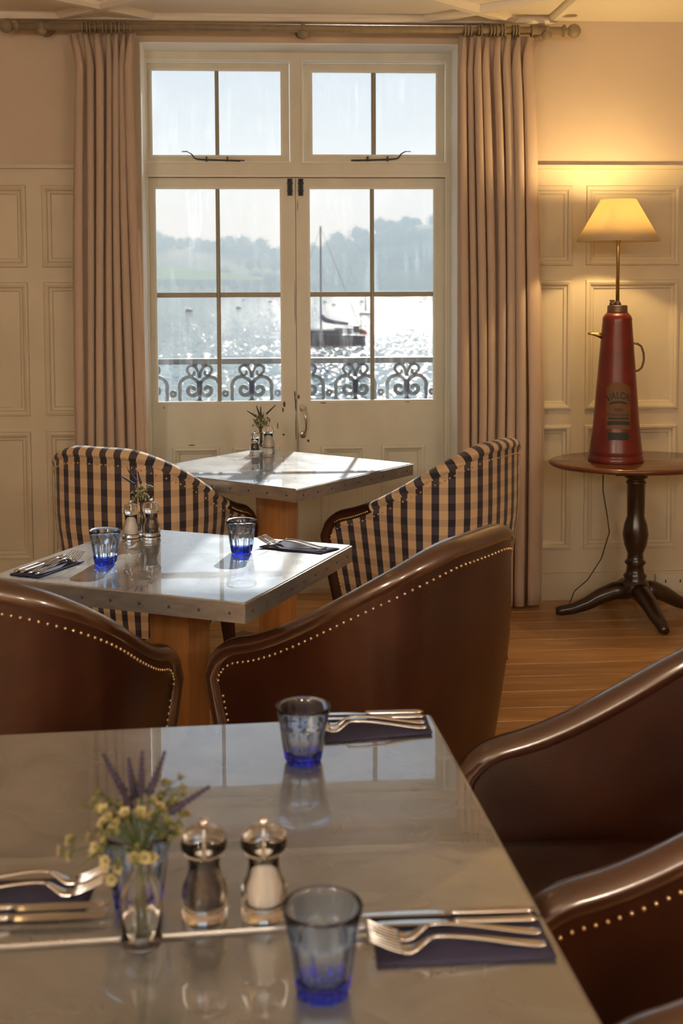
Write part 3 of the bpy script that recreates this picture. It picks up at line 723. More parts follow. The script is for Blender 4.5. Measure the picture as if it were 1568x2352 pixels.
# ------------------------------------------------------------------ side table with the red lamp
TX, TY, TZ = 1.645, 5.315, .705
st = thing('tripod_side_table', 'dark mahogany oval pedestal side table beneath the red lamp', 'side table', (TX, TY, 0))
rt_ = lambda r, z, a, i: r*(.30/.385) / math.sqrt((.30/.385*math.cos(a))**2+math.sin(a)**2)*1.0
tp = MB(); tp.lathe([(0, TZ), (.370, TZ), (.384, TZ-.006), (.385, TZ-.014), (.372, TZ-.024), (0, TZ-.026)], 64, rmod=lambda r, z, a, i: r*(.78/math.sqrt((.78*math.cos(a))**2+math.sin(a)**2)))
tp.build('table_top', M['mahog_top'], st)
MB().box(-.12, .12, -.1, .1, TZ-.055, TZ-.026).build('top_block', M['wood_dark'], st, bevel=.004)
col = [(0, .10), (.060, .10), (.070, .13), (.058, .165), (.045, .175), (.052, .19), (.040, .205), (.036, .235), (.048, .25), (.036, .265), (.034, .29), (.050, .33), (.057, .375), (.050, .42), (.038, .455), (.040, .60), (.046, .605), (.040, .613), (.036, .622), (.050, .628), (.052, .64), (.048, .65), (.048, TZ-.055), (0, TZ-.055)]
MB().lathe(col, 28).build('turned_column', M['wood_dark'], st)
def foot(a, L=.345):
    m_ = MB(); P = []
    for (d, z, r_) in ((.03, .125, .045), (.09, .120, .042), (.15, .095, .036), (.21, .060, .030), (.27, .036, .026), (L-.02, .026, .026), (L, .022, .020)):
        P.append((d*math.cos(a), d*math.sin(a), max(z, .024)))
    m_.tube(P, [.045, .042, .037, .031, .026, .024, .018], 12, flat=.95); return m_
for a in (172, 278, 12, 100): foot(math.radians(a), .345 if a != 278 else .30).build('foot', M['wood_dark'], st)

lp = thing('table_lamp', 'lamp made from a red conical fire extinguisher under a cream shade', 'lamp', (1.548, 5.30, TZ))
bp_ = [(0, 0), (.119, 0), (.121, .004), (.118, .022), (.112, .030), (.116, .036), (.113, .050), (.100, .16), (.0635, .61), (.064, .62), (.060, .632), (.046, .648), (0, .650)]
MB().lathe(bp_, 48).build('extinguisher_body', M['red'], lp)
cp = MB().lathe([(0, .648), (.043, .648), (.043, .652), (.042, .676), (.040, .680), (0, .680)], 28, rmod=lambda r, z, a, i: r*(1+.02*(round(a*28/2/PI) % 2)))
cpo = cp.build('screw_cap', M['capmetal'], lp)
MB().lathe([(0, .68), (.012, .68), (.012, .692), (.008, .694), (.012, .70), (.012, .703), (0, .703)], 14, c=(-.026, -.01, 0)).lathe([(0, .68), (.017, .68), (.014, .69), (.009, .698), (0, .70)], 16).build('valve_knob', M['capmetal'], cpo)
MB().lathe([(0, .69), (.0085, .69), (.0075, .93), (.0075, .955), (.016, .968), (.016, .982), (0, .983)], 16).build('brass_stem', M['brass'], lp)
sp_ = MB().tube([(-.062, 0, .545), (-.085, 0, .552), (-.108, 0, .556), (-.128, 0, .558)], [.014, .010, .006, .005], 12); sp_.build('nozzle', M['brass'], lp)
MB().tube([(.068, 0, .515), (.090, 0, .512), (.108, 0, .500), (.118, 0, .470), (.120, 0, .440), (.112, 0, .410), (.098, 0, .396), (.078, 0, .390)], .005, 8, up=(0, 1, 0)).build('handle', M['capmetal'], lp)
# shade: open cone frustum with thickness
zb_, zt_, rb_, rt2 = .955, 1.135, .179, .076
sh = MB(); sh.lathe([(rb_, zb_), (rt2, zt_), (rt2-.002, zt_), (rb_-.002, zb_)], 64, closed=True); sho = sh.build('lamp_shade', M['shade'], lp)
sp2 = MB()
for a in (0, 2.09, 4.18): sp2.tube([(0, 0, 1.03), (.094*math.cos(a), .094*math.sin(a), 1.099)], .0015, 5)
sp2.build('shade_carrier', M['brass'], lp)
MB().ball((0, 0, 1.1175), .018, 16).build('bulb', M['bulb'], lp)
# printed emblem and lettering wrapped onto the cone
def body_r(z):
    for (a, b_) in zip(bp_, bp_[1:]):
        if a[1] <= z <= b_[1] and b_[1] > a[1]: return a[0]+(b_[0]-a[0])*(z-a[1])/(b_[1]-a[1])
    return .06
A0 = math.radians(254+6)
def wrap_poly(m_, pts, nx=10, mi=0, off=.0006):
    """pts: outline pairs given as rows: list of (x, z_lo, z_hi) columns"""
    rows = []
    for (x, zl, zh) in pts:
        row = []
        for q in range(5):
            z = zl+(zh-zl)*q/4; R_ = body_r(z)+off; a = A0+x/R_; row.append((R_*math.cos(a), R_*math.sin(a), z))
        rows.append(row)
    m_.grid(rows, sm=False)
def band(rows_):
    e_ = MB(); wrap_poly(e_, rows_); e_.build('printed_band', M['black_print'], lp, clean=False)
band([(-.040+.080*i/16, .255+.006*math.sin(PI*i/16), .262+.010*math.sin(PI*i/16)) for i in range(17)])
band([(-.046+.092*i/12, .192, .200) for i in range(13)])
band([(-.050+.100*i/12, .165+.004*math.sin(PI*i/12), .182+.004*math.sin(PI*i/12)) for i in range(13)])
band([(-.047+.094*i/12, .104, .136) for i in range(13)])
em = MB(); wrap_poly(em, [(-.054+.108*i/16, .150, .330+.022*math.sin(PI*i/16)) for i in range(17)], off=.0003); em.build('printed_label', M['gold_print'], lp, clean=False)
def wrap_text(txt, size, zc, arc, name, m_=None, wid=1.0):
    cu = bpy.data.curves.new(name, 'FONT'); cu.body = txt; cu.size = size; cu.align_x = 'CENTER'; cu.extrude = 0; cu.resolution_u = 3
    cu.offset = size*.02
    tmp = bpy.data.objects.new(name, cu); COL.objects.link(tmp); dg = bpy.context.evaluated_depsgraph_get()
    me = bpy.data.meshes.new_from_object(tmp.evaluated_get(dg)); bpy.data.objects.remove(tmp)
    bm = bmesh.new(); bm.from_mesh(me); bmesh.ops.subdivide_edges(bm, edges=[e for e in bm.edges if e.calc_length() > size*.3], cuts=2)
    for v in bm.verts:
        x, z = v.co.x*wid, v.co.y; x *= 1.0; z = zc+z - arc*x*x; R_ = body_r(z)+.0011; a = A0+x/R_; v.co = (R_*math.cos(a), R_*math.sin(a), z)
    bm.to_mesh(me); bm.free(); me.materials.clear(); me.materials.append(m_ or M['black_print'])
    return link(name, me, lp)
wrap_text('VALOR', .042, .282, 7, 'lettering', wid=.80)
wrap_text('FIRE', .020, .226, 0, 'lettering')
wrap_text('EXTINGUISHER', .0145, .206, 0, 'lettering')
# flex
tag(MB().tube([(1.53, 5.43, .676), (1.535, 5.45, .55), (1.56, 5.46, .42), (1.575, 5.48, .35), (1.55, 5.52, .22), (1.49, 5.53, .12), (1.43, 5.53, .07), (1.40, 5.52, .004)], .0028, 6).build('lamp_flex', M['cable']), 'thin brown flex hanging behind the side table', 'cable')
sk = thing('wall_socket', 'pale double socket with plug low on the wall behind the side table', 'socket', (1.885, YW-.012, .03))
MB().box(-.045, .16, -.012, 0, 0, .088).build('face_plate', M['socket'], sk, bevel=.003)
MB().box(-.165, -.05, -.010, 0, .0, .088).build('back_box', M['panel'], sk, bevel=.003)
MB().box(-.150, -.118, -.024, -.008, .045, .072).build('switch', M['black'], sk); MB().lathe([(0, 0), (.024, 0), (.022, .03), (0, .034)], 16, c=(-.085, -.02, .012)).build('plug', M['socket'], sk)
m_ = MB(); m_.box(.0, .006, -.0135, -.011, .045, .060); m_.box(.07, .076, -.0135, -.011, .045, .060); m_.box(.10, .115, -.0135, -.011, .066, .073); m_.build('socket_slot', M['black'], sk)

# ------------------------------------------------------------------ zinc tables
TH = .048
def zinc_table(label, near, ang, s, s2, ztop=.76, rivets=(9, 9), ped=True):
    """near = the corner nearest the camera; e along the right-hand side, n along the left-hand side"""
    a = math.radians(ang); e = Vector((math.sin(a), math.cos(a), 0)); n_ = Vector((-math.cos(a), math.sin(a), 0))
    c = Vector((near[0], near[1], 0))+e*s/2+n_*s2/2
    rz = math.atan2(-n_.y, -n_.x)   # local +x = -n
    root = thing('zinc_table', label, 'table', (c.x, c.y, 0), rz)
    hx_, hy_ = s2/2, s/2
    # folded zinc sheet top with softened edges
    MB().box(-hx_+.003, hx_-.003, -hy_+.003, hy_-.003, ztop-.012, ztop).build('table_top', M['zinc'], root, bevel=.0025)
    g = MB(); w = .006
    g.box(-hx_, hx_, -hy_, -hy_+w, ztop-TH, ztop-.0035); g.box(-hx_, hx_, hy_-w, hy_, ztop-TH, ztop-.0035); g.box(-hx_, -hx_+w, -hy_+w, hy_-w, ztop-TH, ztop-.0035); g.box(hx_-w, hx_, -hy_+w, hy_-w, ztop-TH, ztop-.0035)
    g.build('zinc_edge', M['zincedge'], root)
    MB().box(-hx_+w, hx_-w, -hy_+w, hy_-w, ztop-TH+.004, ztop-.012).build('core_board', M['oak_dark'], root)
    rv_ = MB()
    for k_ in range(rivets[0]):
        x = -hx_+2*hx_*(k_+.5)/rivets[0]
        for yy in (-hy_, hy_): rv_.ball((x, yy, ztop-TH*.55), .0042, 8, sc=(1, .5, 1))
    for k_ in range(rivets[1]):
        y_ = -hy_+2*hy_*(k_+.5)/rivets[1]
        for xx in (-hx_, hx_): rv_.ball((xx, y_, ztop-TH*.55), .0042, 8, sc=(.5, 1, 1))
    ro = rv_.build('rivets', M['iron'], root); ro['kind'] = 'stuff'
    p = MB(); t0, t1_ = .060, .052; zt_, zb_ = ztop-TH, .05
    P = [[(-r_, -r_, z), (r_, -r_, z), (r_, r_, z), (-r_, r_, z)] for (r_, z) in ((t1_, zb_), (t0, zt_))]
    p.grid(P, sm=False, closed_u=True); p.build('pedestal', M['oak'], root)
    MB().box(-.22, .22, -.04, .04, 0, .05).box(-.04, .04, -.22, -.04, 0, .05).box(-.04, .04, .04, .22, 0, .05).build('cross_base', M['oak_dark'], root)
    return root
zinc_table('square zinc table in the sun beside the french doors', (.1227, 4.359), 40.0, .76, .80)
zinc_table('square zinc table in the middle, laid with two blue tumblers', (-.040, 2.812), 25.6, .675, .72)
# near pair pushed together
zinc_table('zinc table third from the doors, far half of the nearest laid pair', (.3225, 1.392), -3.2, .668, .86)
zinc_table('zinc table nearest the camera, holding the flowers and mills', (.360, .716), -3.2, .668, .86)

# ------------------------------------------------------------------ tub chairs
W_, BK, FR, NE, HB, HA, T0, T1 = .312, .309, .289, 2.92, .882, .608, .095, .991
def tub_curve(N=30, Mx=12):
    pts = []
    for i in range(N):
        a = PI/2*i/(N-1); pts.append((W_*math.sin(a)**(2/NE), -BK*math.cos(a)**(2/NE)))
    # resample unevenly dense points is fine
    for i in range(1, Mx+1): pts.append((W_, FR*i/Mx))
    d = [0]
    for a, b_ in zip(pts, pts[1:]): d.append(d[-1]+math.dist(a, b_))
    L = d[-1]; out_ = []; r_ = .09
    # resample
    M_ = 46; 
    for k_ in range(M_+1):
        s = L*k_/M_
        if k_ > M_-8: pass
        for i in range(len(d)-1):
            if d[i] <= s <= d[i+1]+1e-9:
                t = (s-d[i])/max(1e-9, d[i+1]-d[i]); x = pts[i][0]+(pts[i+1][0]-pts[i][0])*t; y_ = pts[i][1]+(pts[i+1][1]-pts[i][1])*t; break
        q = min(1, max(0, (s/L-T0)/(T1-T0))); q = q*q*(3-2*q); z = HB+(HA-HB)*q
        e = min(1, max(0, (s-(L-r_))/r_)); z -= (1-math.sqrt(max(0, 1-e*e*.98)))*r_
        out_.append((x, y_, z, s))
    return out_, L
def tub_chair(label, kind, group=None, legm=None):
    root = thing('tub_chair', label, 'chair', (0, 0, 0), 0, group)
    half, L = tub_curve()
    full = [(-x, y_, z, -s) for (x, y_, z, s) in half[::-1]] + half[1:]
    n_ = len(full)
    def nrm(i):
        a = full[max(0, i-1)]; b_ = full[min(n_-1, i+1)]; tx, ty = b_[0]-a[0], b_[1]-a[1]; l = math.hypot(tx, ty) or 1; return (ty/l, -tx/l)   # outward
    ZB = .20
    def taper(z): return .80+.20*min(1, max(0, (z-ZB)/(.62-ZB)))**.8
    RT = .030
    cover = M['check'] if kind == 'check' else M['leather']
    # outer panel
    P = []; U = []
    for i, (x, y_, z, s) in enumerate(full):
        nx, ny = nrm(i); row = []; ur = []
        for q in range(11):
            zz = ZB+(z-.012-ZB)*q/10; k_ = taper(zz); row.append((x*k_, y_*k_, zz)); ur.append((s+2, zz))
        P.append(row); U.append(ur)
    m_ = MB(); b = m_.grid(P)
    for i in range(n_):
        for q in range(11): m_.uv[b+i*11+q] = U[i][q]
    m_.build('outer_panel', cover, root, clean=False)
    # inner panel (padded)
    P = []; U = []
    for i, (x, y_, z, s) in enumerate(full):
        nx, ny = nrm(i); row = []; ur = []
        for q in range(9):
            zz = .30+(z-.012-.30)*q/8; k_ = taper(zz); t_ = .058+.012*math.sin(PI*q/8); row.append(((x-nx*t_)*k_, (y_-ny*t_)*k_, zz)); ur.append((s+2, zz+.01))
        P.append(row); U.append(ur)
    m_ = MB(); b = m_.grid(P)
    for i in range(n_):
        for q in range(9): m_.uv[b+i*9+q] = U[i][q]
    # arm fronts: close between outer and inner at both ends, and underside
    m_.build('inner_panel', cover, root, clean=False)
    m_ = MB()
    for i in (0, n_-1):
        x, y_, z, s = full[i]; nx, ny = nrm(i); rows = []
        for q in range(9):
            zz = ZB+(z-ZB)*q/8; k_ = taper(zz); t_ = .062
            rows.append([(x*k_, y_*k_, zz), (x*k_-nx*.03, y_*k_+.010, zz), ((x-nx*t_)*k_, (y_-ny*t_)*k_, zz)])
        m_.grid(rows)
    m_.build('arm_front', M['leather'] if kind == 'check' else cover, root, clean=False)
    # top roll swept round the whole rim and down the arm fronts
    def roll(i0, i1, name, mt, r0_=RT, down=False):
        rows = []; us = []
        seq = []
        for i in range(i0, i1+1):
            x, y_, z, s = full[i]; nx, ny = nrm(i); seq.append((Vector(((x-nx*.028), (y_-ny*.028), z-.004)), Vector((nx, ny, 0)), s))
        if down:
            if i1 == n_-1:
                c, nn, s = seq[-1]
                for dz in (.03, .08, .16, .26, .32): k_ = taper(c.z-dz)/taper(c.z); seq.append((Vector((c.x*k_, c.y*k_, c.z-dz)), nn, s+dz))
            if i0 == 0:
                c, nn, s = seq[0]; pre = []
                for dz in (.32, .26, .16, .08, .03): k_ = taper(c.z-dz)/taper(c.z); pre.append((Vector((c.x*k_, c.y*k_, c.z-dz)), nn, s-dz))
                seq = pre+seq
        K = len(seq)
        for i, (c, nn, s) in enumerate(seq):
            t = (seq[min(K-1, i+1)][0]-seq[max(0, i-1)][0]).normalized(); up = nn.cross(t); up = up if up.length > 1e-3 else Vector((0, 0, 1)); up.normalize()
            if up.z < 0 and abs(t.z) < .9: up = -up
            row = []
            for j in range(12):
                a = 2*PI*j/12; row.append(tuple(c+nn*(math.cos(a)*r0_*1.18)+up*(math.sin(a)*r0_*.8))); us.append((s+2, c.z+.03*math.sin(a)))
            rows.append(row)
        m2 = MB(); b = m2.grid(rows, closed_u=True)
        for q, uvq in enumerate(us): m2.uv[b+q] = uvq
        m2.face([b+j for j in range(12)], 0, True); m2.face([b+(K-1)*12+j for j in range(12)][::-1], 0, True)
        return m2.build(name, mt, root, clean=False)
    if kind == 'check':
        c0 = 12
        roll(c0, n_-1-c0, 'top_roll', cover); roll(0, c0, 'arm_pad', M['leather'], RT*1.08, True); roll(n_-1-c0, n_-1, 'arm_pad', M['leather'], RT*1.08, True)
    else: roll(0, n_-1, 'top_roll', M['leather_roll'], RT, True)
    # nailhead trim just under the roll, one dense row
    nl = MB(); samp = []
    for i in range(n_-1):
        a, b_ = full[i], full[i+1]; la = math.dist(a[:3], b_[:3]); m__ = max(1, round(la/.0155))
        for q in range(m__):
            t = q/m__; nx, ny = nrm(i); z = a[2]+(b_[2]-a[2])*t-.040; k_ = taper(z); samp.append((((a[0]+(b_[0]-a[0])*t)*k_+nx*.0015), ((a[1]+(b_[1]-a[1])*t)*k_+ny*.0015), z))
    for sgn in (-1, 1):
        x, y_, z, s = half[-1]
        for q in range(20): zz = z-.05-q*.0155; k_ = taper(zz); samp.append((sgn*(x*k_+.0015), y_*k_-.018, zz))
    if kind == 'check':   # second row round the leather arm pad
        for i in list(range(3, 12))+list(range(n_-12, n_-3)):
            a, b_ = full[i], full[i+1]
            for q in range(2): t = q/2; nx, ny = nrm(i); z = a[2]+(b_[2]-a[2])*t-.012; k_ = taper(z); samp.append(((a[0]+(b_[0]-a[0])*t)*k_+nx*.008, (a[1]+(b_[1]-a[1])*t)*k_+ny*.008, z))
    for p in samp: nl.ball(p, .0038, 6)
    no = nl.build('nailhead_trim', M['nail'], root, clean=False); no['kind'] = 'stuff'
    # seat: frame + cushion
    def plan(off, z, k_):
        return [((x-nrm(i)[0]*off)*k_, (y_-nrm(i)[1]*off)*k_, z) for i, (x, y_, _, s) in enumerate(full)]
    m_ = MB(); pl_ = [plan(.03, .205, .80), plan(.03, .33, .90)]; b = m_.grid(pl_, closed_u=True, sm=False); m_.face(list(range(b, b+n_))); m_.face(list(range(b+n_, b+2*n_))[::-1])
    m_.build('seat_base', cover, root, clean=False)
    m_ = MB(); lay = [(.075, .33), (.062, .345), (.058, .40), (.062, .445), (.080, .468), (.13, .478), (.2, .480)]
    b = m_.grid([[(x*(.93 if o_ < .12 else .9), y_*.93+ (.015 if y_ > .2 else 0), z) for (x, y_, z) in plan(o_, zz, .93)] for (o_, zz) in lay], closed_u=True)
    k_ = b+(len(lay)-1)*n_; m_.face(list(range(k_, k_+n_)), 0, True)
    if kind == 'check':
        for vi, v in enumerate(m_.v): m_.uv[vi] = (v[0]+2, v[1]+2)
    m_.build('seat_cushion', cover, root, clean=False)
    for (x, y_) in ((-.19, -.17), (.19, -.17), (-.20, .24), (.20, .24)):
        dx = .02*(1 if x > 0 else -1); dy = -.035 if y_ < 0 else .008
        MB().grid  # no-op reference keeps helper names short
        g = MB(); P = [[(x+dx*t+a*r_, y_+dy*t+b2*r_, z) for (a, b2) in ((-1, -1), (1, -1), (1, 1), (-1, 1))] for (t, z, r_) in ((0, .205, .022), (1, 0, .015))]
        b = g.grid(P, sm=False, closed_u=True); g.face([b+4, b+5, b+6, b+7]); g.build('leg', M['wood_dark'], root)
    return root
R_ = math.radians
ch = tub_chair('blue and cream checked tub chair left of the sunny table', 'check', 'checked tub chairs')
ch.location = (-.436, 4.744, 0); ch.rotation_euler = (0, 0, R_(-29.2))
dup(ch, (.655, 4.722, 0), R_(51.8), 'blue and cream checked tub chair before the right-hand curtain')
cl_ = tub_chair('brown leather tub chair right of the middle table', 'leather', 'brown leather tub chairs')
cl_.location = (.286, 3.071, 0); cl_.rotation_euler = (0, 0, R_(51.1))
dup(cl_, (-.577, 2.805, 0), R_(-15.0), 'brown leather tub chair with its back to us at the left')
dup(cl_, (.655, 1.985, 0), R_(89), 'brown leather tub chair right of the near tables, farther one')
dup(cl_, (.665, 1.095, 0), R_(92.0), 'brown leather tub chair cut off by the bottom right corner')

# ------------------------------------------------------------------ tumblers
TT = .7602
def tumbler_mesh(H=.090, Rt=.0425, Rb=.0285):
    m_ = MB(); N = 72
    def rad(z): t = z/H; return Rb+(Rt-Rb)*(t**.85)*.86+(Rt-Rb)*.14*t**6
    def rmod(r, z, a, i):
        if r < Rb*.6: return r
        k_ = (a % (2*PI/9))-PI/9; t = z/H
        ap = r*(.925+.115*max(0, t-.02)**1.8)   # facet planes run out into the round rim
        fade = 1.0 if t < .64 else max(0.0, 1-(t-.64)/.05)
        return min(r, ap/math.cos(k_)) - .0013*max(0.0, math.cos(4.5*k_))**.7*fade*min(1, t/.06)
    prof = [(0, .002), (.018, .0015), (Rb-.004, 0), (Rb-.001, .0015)]
    prof += [(rad(z), z) for z in [H*q for q in (.05, .12, .2, .3, .4, .5, .58, .64, .66, .69, .76, .84, .92, .975)]]
    prof += [(rad(H)-.0005, H-.0006), (rad(H)-.0015, H), (rad(H)-.0026, H-.0006)]
    no = len(prof)
    prof += [(rad(z)-.0036-.0012*(1-z/H), z) for z in [H*q for q in (.95, .85, .7, .55, .4, .28, .2)]] + [(.018, .013), (.008, .0115), (0, .011)]
    m_.lathe(prof, N, rmod=lambda r, z, a, i: rmod(r, z, a, i) if i < no-3 else r)
    return m_.mesh('glass_tumbler', M['blueglass'])
tmesh = tumbler_mesh(); big = tumbler_mesh(.0955, .0425, .0285)
for me in (tmesh, big):
    bm = bmesh.new(); bm.from_mesh(me); bmesh.ops.remove_doubles(bm, verts=bm.verts, dist=1e-6); bmesh.ops.recalc_face_normals(bm, faces=bm.faces); bm.to_mesh(me); bm.free()
for (x, y_, me, lab) in ((.059, 1.240, big, 'blue faceted glass tumbler nearest us, right of the mills'),
                     (.061, 1.862, tmesh, 'blue faceted glass tumbler at the far edge of the near tables'),
                     (-.150, 1.436, big, 'blue faceted glass tumbler behind the flower bottle'),
                     (-.410, 3.245, tmesh, 'blue faceted glass tumbler at the left of the middle table'),
                     (-.056, 3.350, tmesh, 'blue faceted glass tumbler at the right of the middle table')):
    tag(link('glass_tumbler', me, None, (x, y_, TT), random.random()), lab, 'glass', 'blue glass tumblers')

# ------------------------------------------------------------------ salt and pepper mills
mill_out = [(0, 0), (.024, 0), (.0262, .002), (.0268, .008), (.0258, .013), (.0245, .016), (.0262, .021), (.0266, .032), (.0245, .042), (.0200, .052), (.0178, .062), (.0180, .072), (.0190, .0765)]
mill_in = [(.0150, .0765), (.0148, .060), (.0165, .050), (.0205, .040), (.0210, .024), (.019, .019), (0, .018)]
head = [(0, .078), (.0195, .078), (.0235, .080), (.0266, .086), (.0270, .092), (.0250, .100), (.0195, .106), (.011, .1090), (.005, .1095), (0, .1095)]
mm_body = MB().lathe(mill_out+mill_in, 40).mesh('acrylic_body', M['acrylic']); mm_head = MB().lathe(head, 40).mesh('acrylic_head', M['acrylic'])
def fill_mesh(top, m__): 
    pr = [(0, .0185), (.0185, .0195), (.0204, .0245), (.0199, .0395), (.0160, .0495), (.0143, .060), (.0143, top), (0, top)]
    return MB().lathe([p for p in pr if p[1] <= top], 28).mesh('filling', m__)
for me in (mm_body, mm_head):
    bm = bmesh.new(); bm.from_mesh(me); bmesh.ops.remove_doubles(bm, verts=bm.verts, dist=1e-6); bmesh.ops.recalc_face_normals(bm, faces=bm.faces); bm.to_mesh(me); bm.free()
fills = {'pepper': fill_mesh(.074, M['pepper']), 'salt': fill_mesh(.074, M['salt']), 'lowpepper': fill_mesh(.052, M['pepper'])}
knob = MB().lathe([(0, .1096), (.0035, .1096), (.0035, .112), (.0062, .1135), (.0068, .1165), (.005, .119), (0, .1195)], 20).mesh('knob', M['chrome'])
rod = MB().lathe([(0, .0785), (.0016, .0785), (.0016, .109), (0, .109)], 10).lathe([(0, .0767), (.018, .0767), (.018, .0778), (0, .0778)], 24).mesh('spindle', M['chrome'])
def mill(x, y_, kind, lab, fillk=None, s=1.0):
    t = thing('pepper_mill' if kind == 'pepper' else 'salt_mill', lab, 'mill', (x, y_, TT), random.random()*3, 'clear acrylic salt and pepper mills'); t.scale = (s, s, s)
    link('acrylic_body', mm_body, t); link('acrylic_head', mm_head, t); link('filling', fills[fillk or kind], t); link('knob', knob, t); link('spindle', rod, t)
mill(-.070, 1.402, 'pepper', 'clear pepper mill full of peppercorns on the near table'); mill(-.001, 1.400, 'salt', 'clear salt mill between pepper mill and near tumbler')
mill(-.372, 3.535, 'salt', 'clear salt mill beside the flowers on the middle table', s=.97); mill(-.316, 3.555, 'pepper', 'clear pepper mill on the middle table', s=.97)
mill(-.026, 5.285, 'pepper', 'short clear pepper mill on the sunny table', 'lowpepper', .84); mill(.032, 5.325, 'salt', 'tall clear salt mill on the sunny table', s=1.04)

# ------------------------------------------------------------------ bottles of flowers
def bottle_of_flowers(x, y_, H, R, lab, seed, spread, sc=1.0, nfl=16, tall=.14, lavs=None):
    r_ = random.Random(seed)
    t = thing('flower_bottle', lab, 'vase', (x, y_, TT), 0)
    o_ = [(0, 0), (R*.85, 0), (R, .004), (R, H*.48), (R*.88, H*.60), (R*.50, H*.74), (R*.44, H*.80), (R*.44, H*.93), (R*.60, H*.97), (R*.60, H), (R*.42, H)]
    i_ = [(R*.32, H*.94), (R*.32, H*.80), (R*.40, H*.72), (R*.76, H*.58), (R*.89, H*.47), (R*.89, .010), (R*.6, .006), (0, .006)]
    bo = MB().lathe(o_+i_, 40).build('bottle', M['clear'], t)
    MB().lathe([(0, .0075), (R*.60, .0075), (R*.87, .0115), (R*.87, H*.34), (0, H*.34)], 32).build('water', M['water_in'], t)
    st_ = MB(); fl_ = MB(); bd = MB(); lv = MB()
    for i in range(nfl):
        a = r_.uniform(0, 2*PI); el = r_.uniform(-.1, 1.1); ln = r_.uniform(.45, 1.0)*spread
        top = Vector((math.cos(a)*math.cos(el)*ln, math.sin(a)*math.cos(el)*ln*.8, H+math.sin(el)*tall*r_.uniform(.25, .75)))
        p0 = Vector((r_.uniform(-.4, .4)*R, r_.uniform(-.4, .4)*R, .014)); pm = Vector((math.cos(a)*R*.2, math.sin(a)*R*.2, H*.98)); pq = pm.lerp(top, .5)+Vector((0, 0, .012))
        st_.tube([p0, pm, pq, top], [.0009, .0010, .0008, .0006], 5)
        for k_ in range(r_.randint(3, 5)):
            c = top.lerp(pq, r_.random()*.9)+Vector((r_.uniform(-1, 1), r_.uniform(-1, 1), r_.uniform(-.6, 1)))*.011*sc
            st_.tube([pq.lerp(top, .6), c], .0005, 4)
            if r_.random() < .72:
                up = (c-pm).normalized(); s1 = up.orthogonal().normalized(); s2 = up.cross(s1)
                bd.ball(tuple(c), .0028*sc, 6)
                for q in range(5):
                    an = 2*PI*q/5; d = (s1*math.cos(an)+s2*math.sin(an)); tip = c+d*.0062*sc+up*.003*sc; e1 = d.cross(up)*.0030*sc
                    b = len(fl_.v); fl_.v += [tuple(c), tuple(c+d*.004*sc+e1+up*.0022*sc), tuple(tip), tuple(c+d*.004*sc-e1+up*.0022*sc)]; fl_.face([b, b+1, b+2, b+3])
            else: bd.ball(tuple(c), .0034*sc, 6, sc=(1, 1, 1.4))
    for (dx, dy, dz, bend) in lavs:
        p0 = Vector((dx*.1*R, 0, .014)); pm = Vector((dx*.15, dy*.1, H)); tip = Vector((dx, dy, H+dz)); mid = Vector((dx*.45, dy*.4, H+dz*.55))
        st_.tube([p0, pm, mid], .0012, 5)
        n1 = 16; pts = []; rr = []
        for q in range(n1+1):
            u = q/n1; p = mid.lerp(tip, u)+Vector((bend*math.sin(u*PI/2)*.5, 0, -abs(bend)*u*u*.4)); pts.append(p); rr.append((.0042-.0026*u)*sc*(1+.25*((q % 2)*2-1)))
        lv.tube(pts, rr, 8)
    st_.build('stems', M['stem'], t, clean=False)
    for nm, mb_, mt in (('petals', fl_, M['petal']), ('buds', bd, M['budgreen'])):
        o = mb_.build(nm, mt, t, clean=False); o['kind'] = 'stuff'
    lv.build('flower_spike', M['lav'], t, clean=False)
bottle_of_flowers(-.138, 1.350, .112, .0235, 'glass bottle of cream wax flowers and purple spikes, nearest us', 5, .104, 1.15, 24, .12,
    [(-.034, 0, .112, -.010), (-.012, .01, .098, 0), (.004, 0, .110, 0), (.024, .01, .108, .008), (-.020, -.02, .085, 0), (.074, 0, .070, .008)])
bottle_of_flowers(-.348, 3.615, .100, .019, 'small bottle of flowers behind the middle table mills', 6, .040, .95, 12, .09, [(-.045, 0, .085, -.03), (-.030, .01, .10, -.022), (-.005, 0, .09, -.01)])
bottle_of_flowers(.0, 5.392, .100, .019, 'small bottle of flowers on the sunny table by the doors', 8, .055, 1.0, 18, .10, [(-.045, 0, .085, -.03), (-.012, 0, .10, -.012), (.0, .01, .09, 0), (.055, 0, .105, .02)])

# ------------------------------------------------------------------ napkins and cutlery
def fork_mesh():
    m_ = MB(); L = .198
    def zc(x):
        t = x/L
        if t < .62: return .0035+.0135*math.sin(PI/2*(t/.62))**1.5
        if t < .76: q = (t-.62)/.14; return .017-.0135*(q*q*(3-2*q))
        q = (t-.76)/.24; return .0035+.018*q**1.5
    def strip(x0, x1, wf, yo=lambda x: 0, n_=14):
        rows = []
        for i in range(n_+1):
            x = x0+(x1-x0)*i/n_; w = wf(x)/2; z = zc(x); h = .0011+.0008*(1 if x < .12 else .5); y0_ = yo(x)
            rows.append([(x, y0_-w, z), (x, y0_-w*.5, z+h), (x, y0_+w*.5, z+h), (x, y0_+w, z), (x, y0_, z-h)])
        b = m_.grid(rows, closed_u=True); m_.face([b+i for i in range(5)]); m_.face([b+n_*5+i for i in range(5)][::-1])
    strip(0, .128, lambda x: .0175-.0115*min(1, x/.10)**.8+.0 if x > .004 else .010, n_=18)
    strip(.127, .160, lambda x: .006+.0185*min(1, ((x-.127)/.026))**.7, n_=8)
    for q in (-1.5, -.5, .5, 1.5): strip(.159, L, lambda x: .0029*(1-.35*(x-.159)/.039), (lambda q_: (lambda x: q_*.0064*(1-.08*(x-.159)/.039)))(q), 8)
    return m_.mesh('fork', M['steel'])
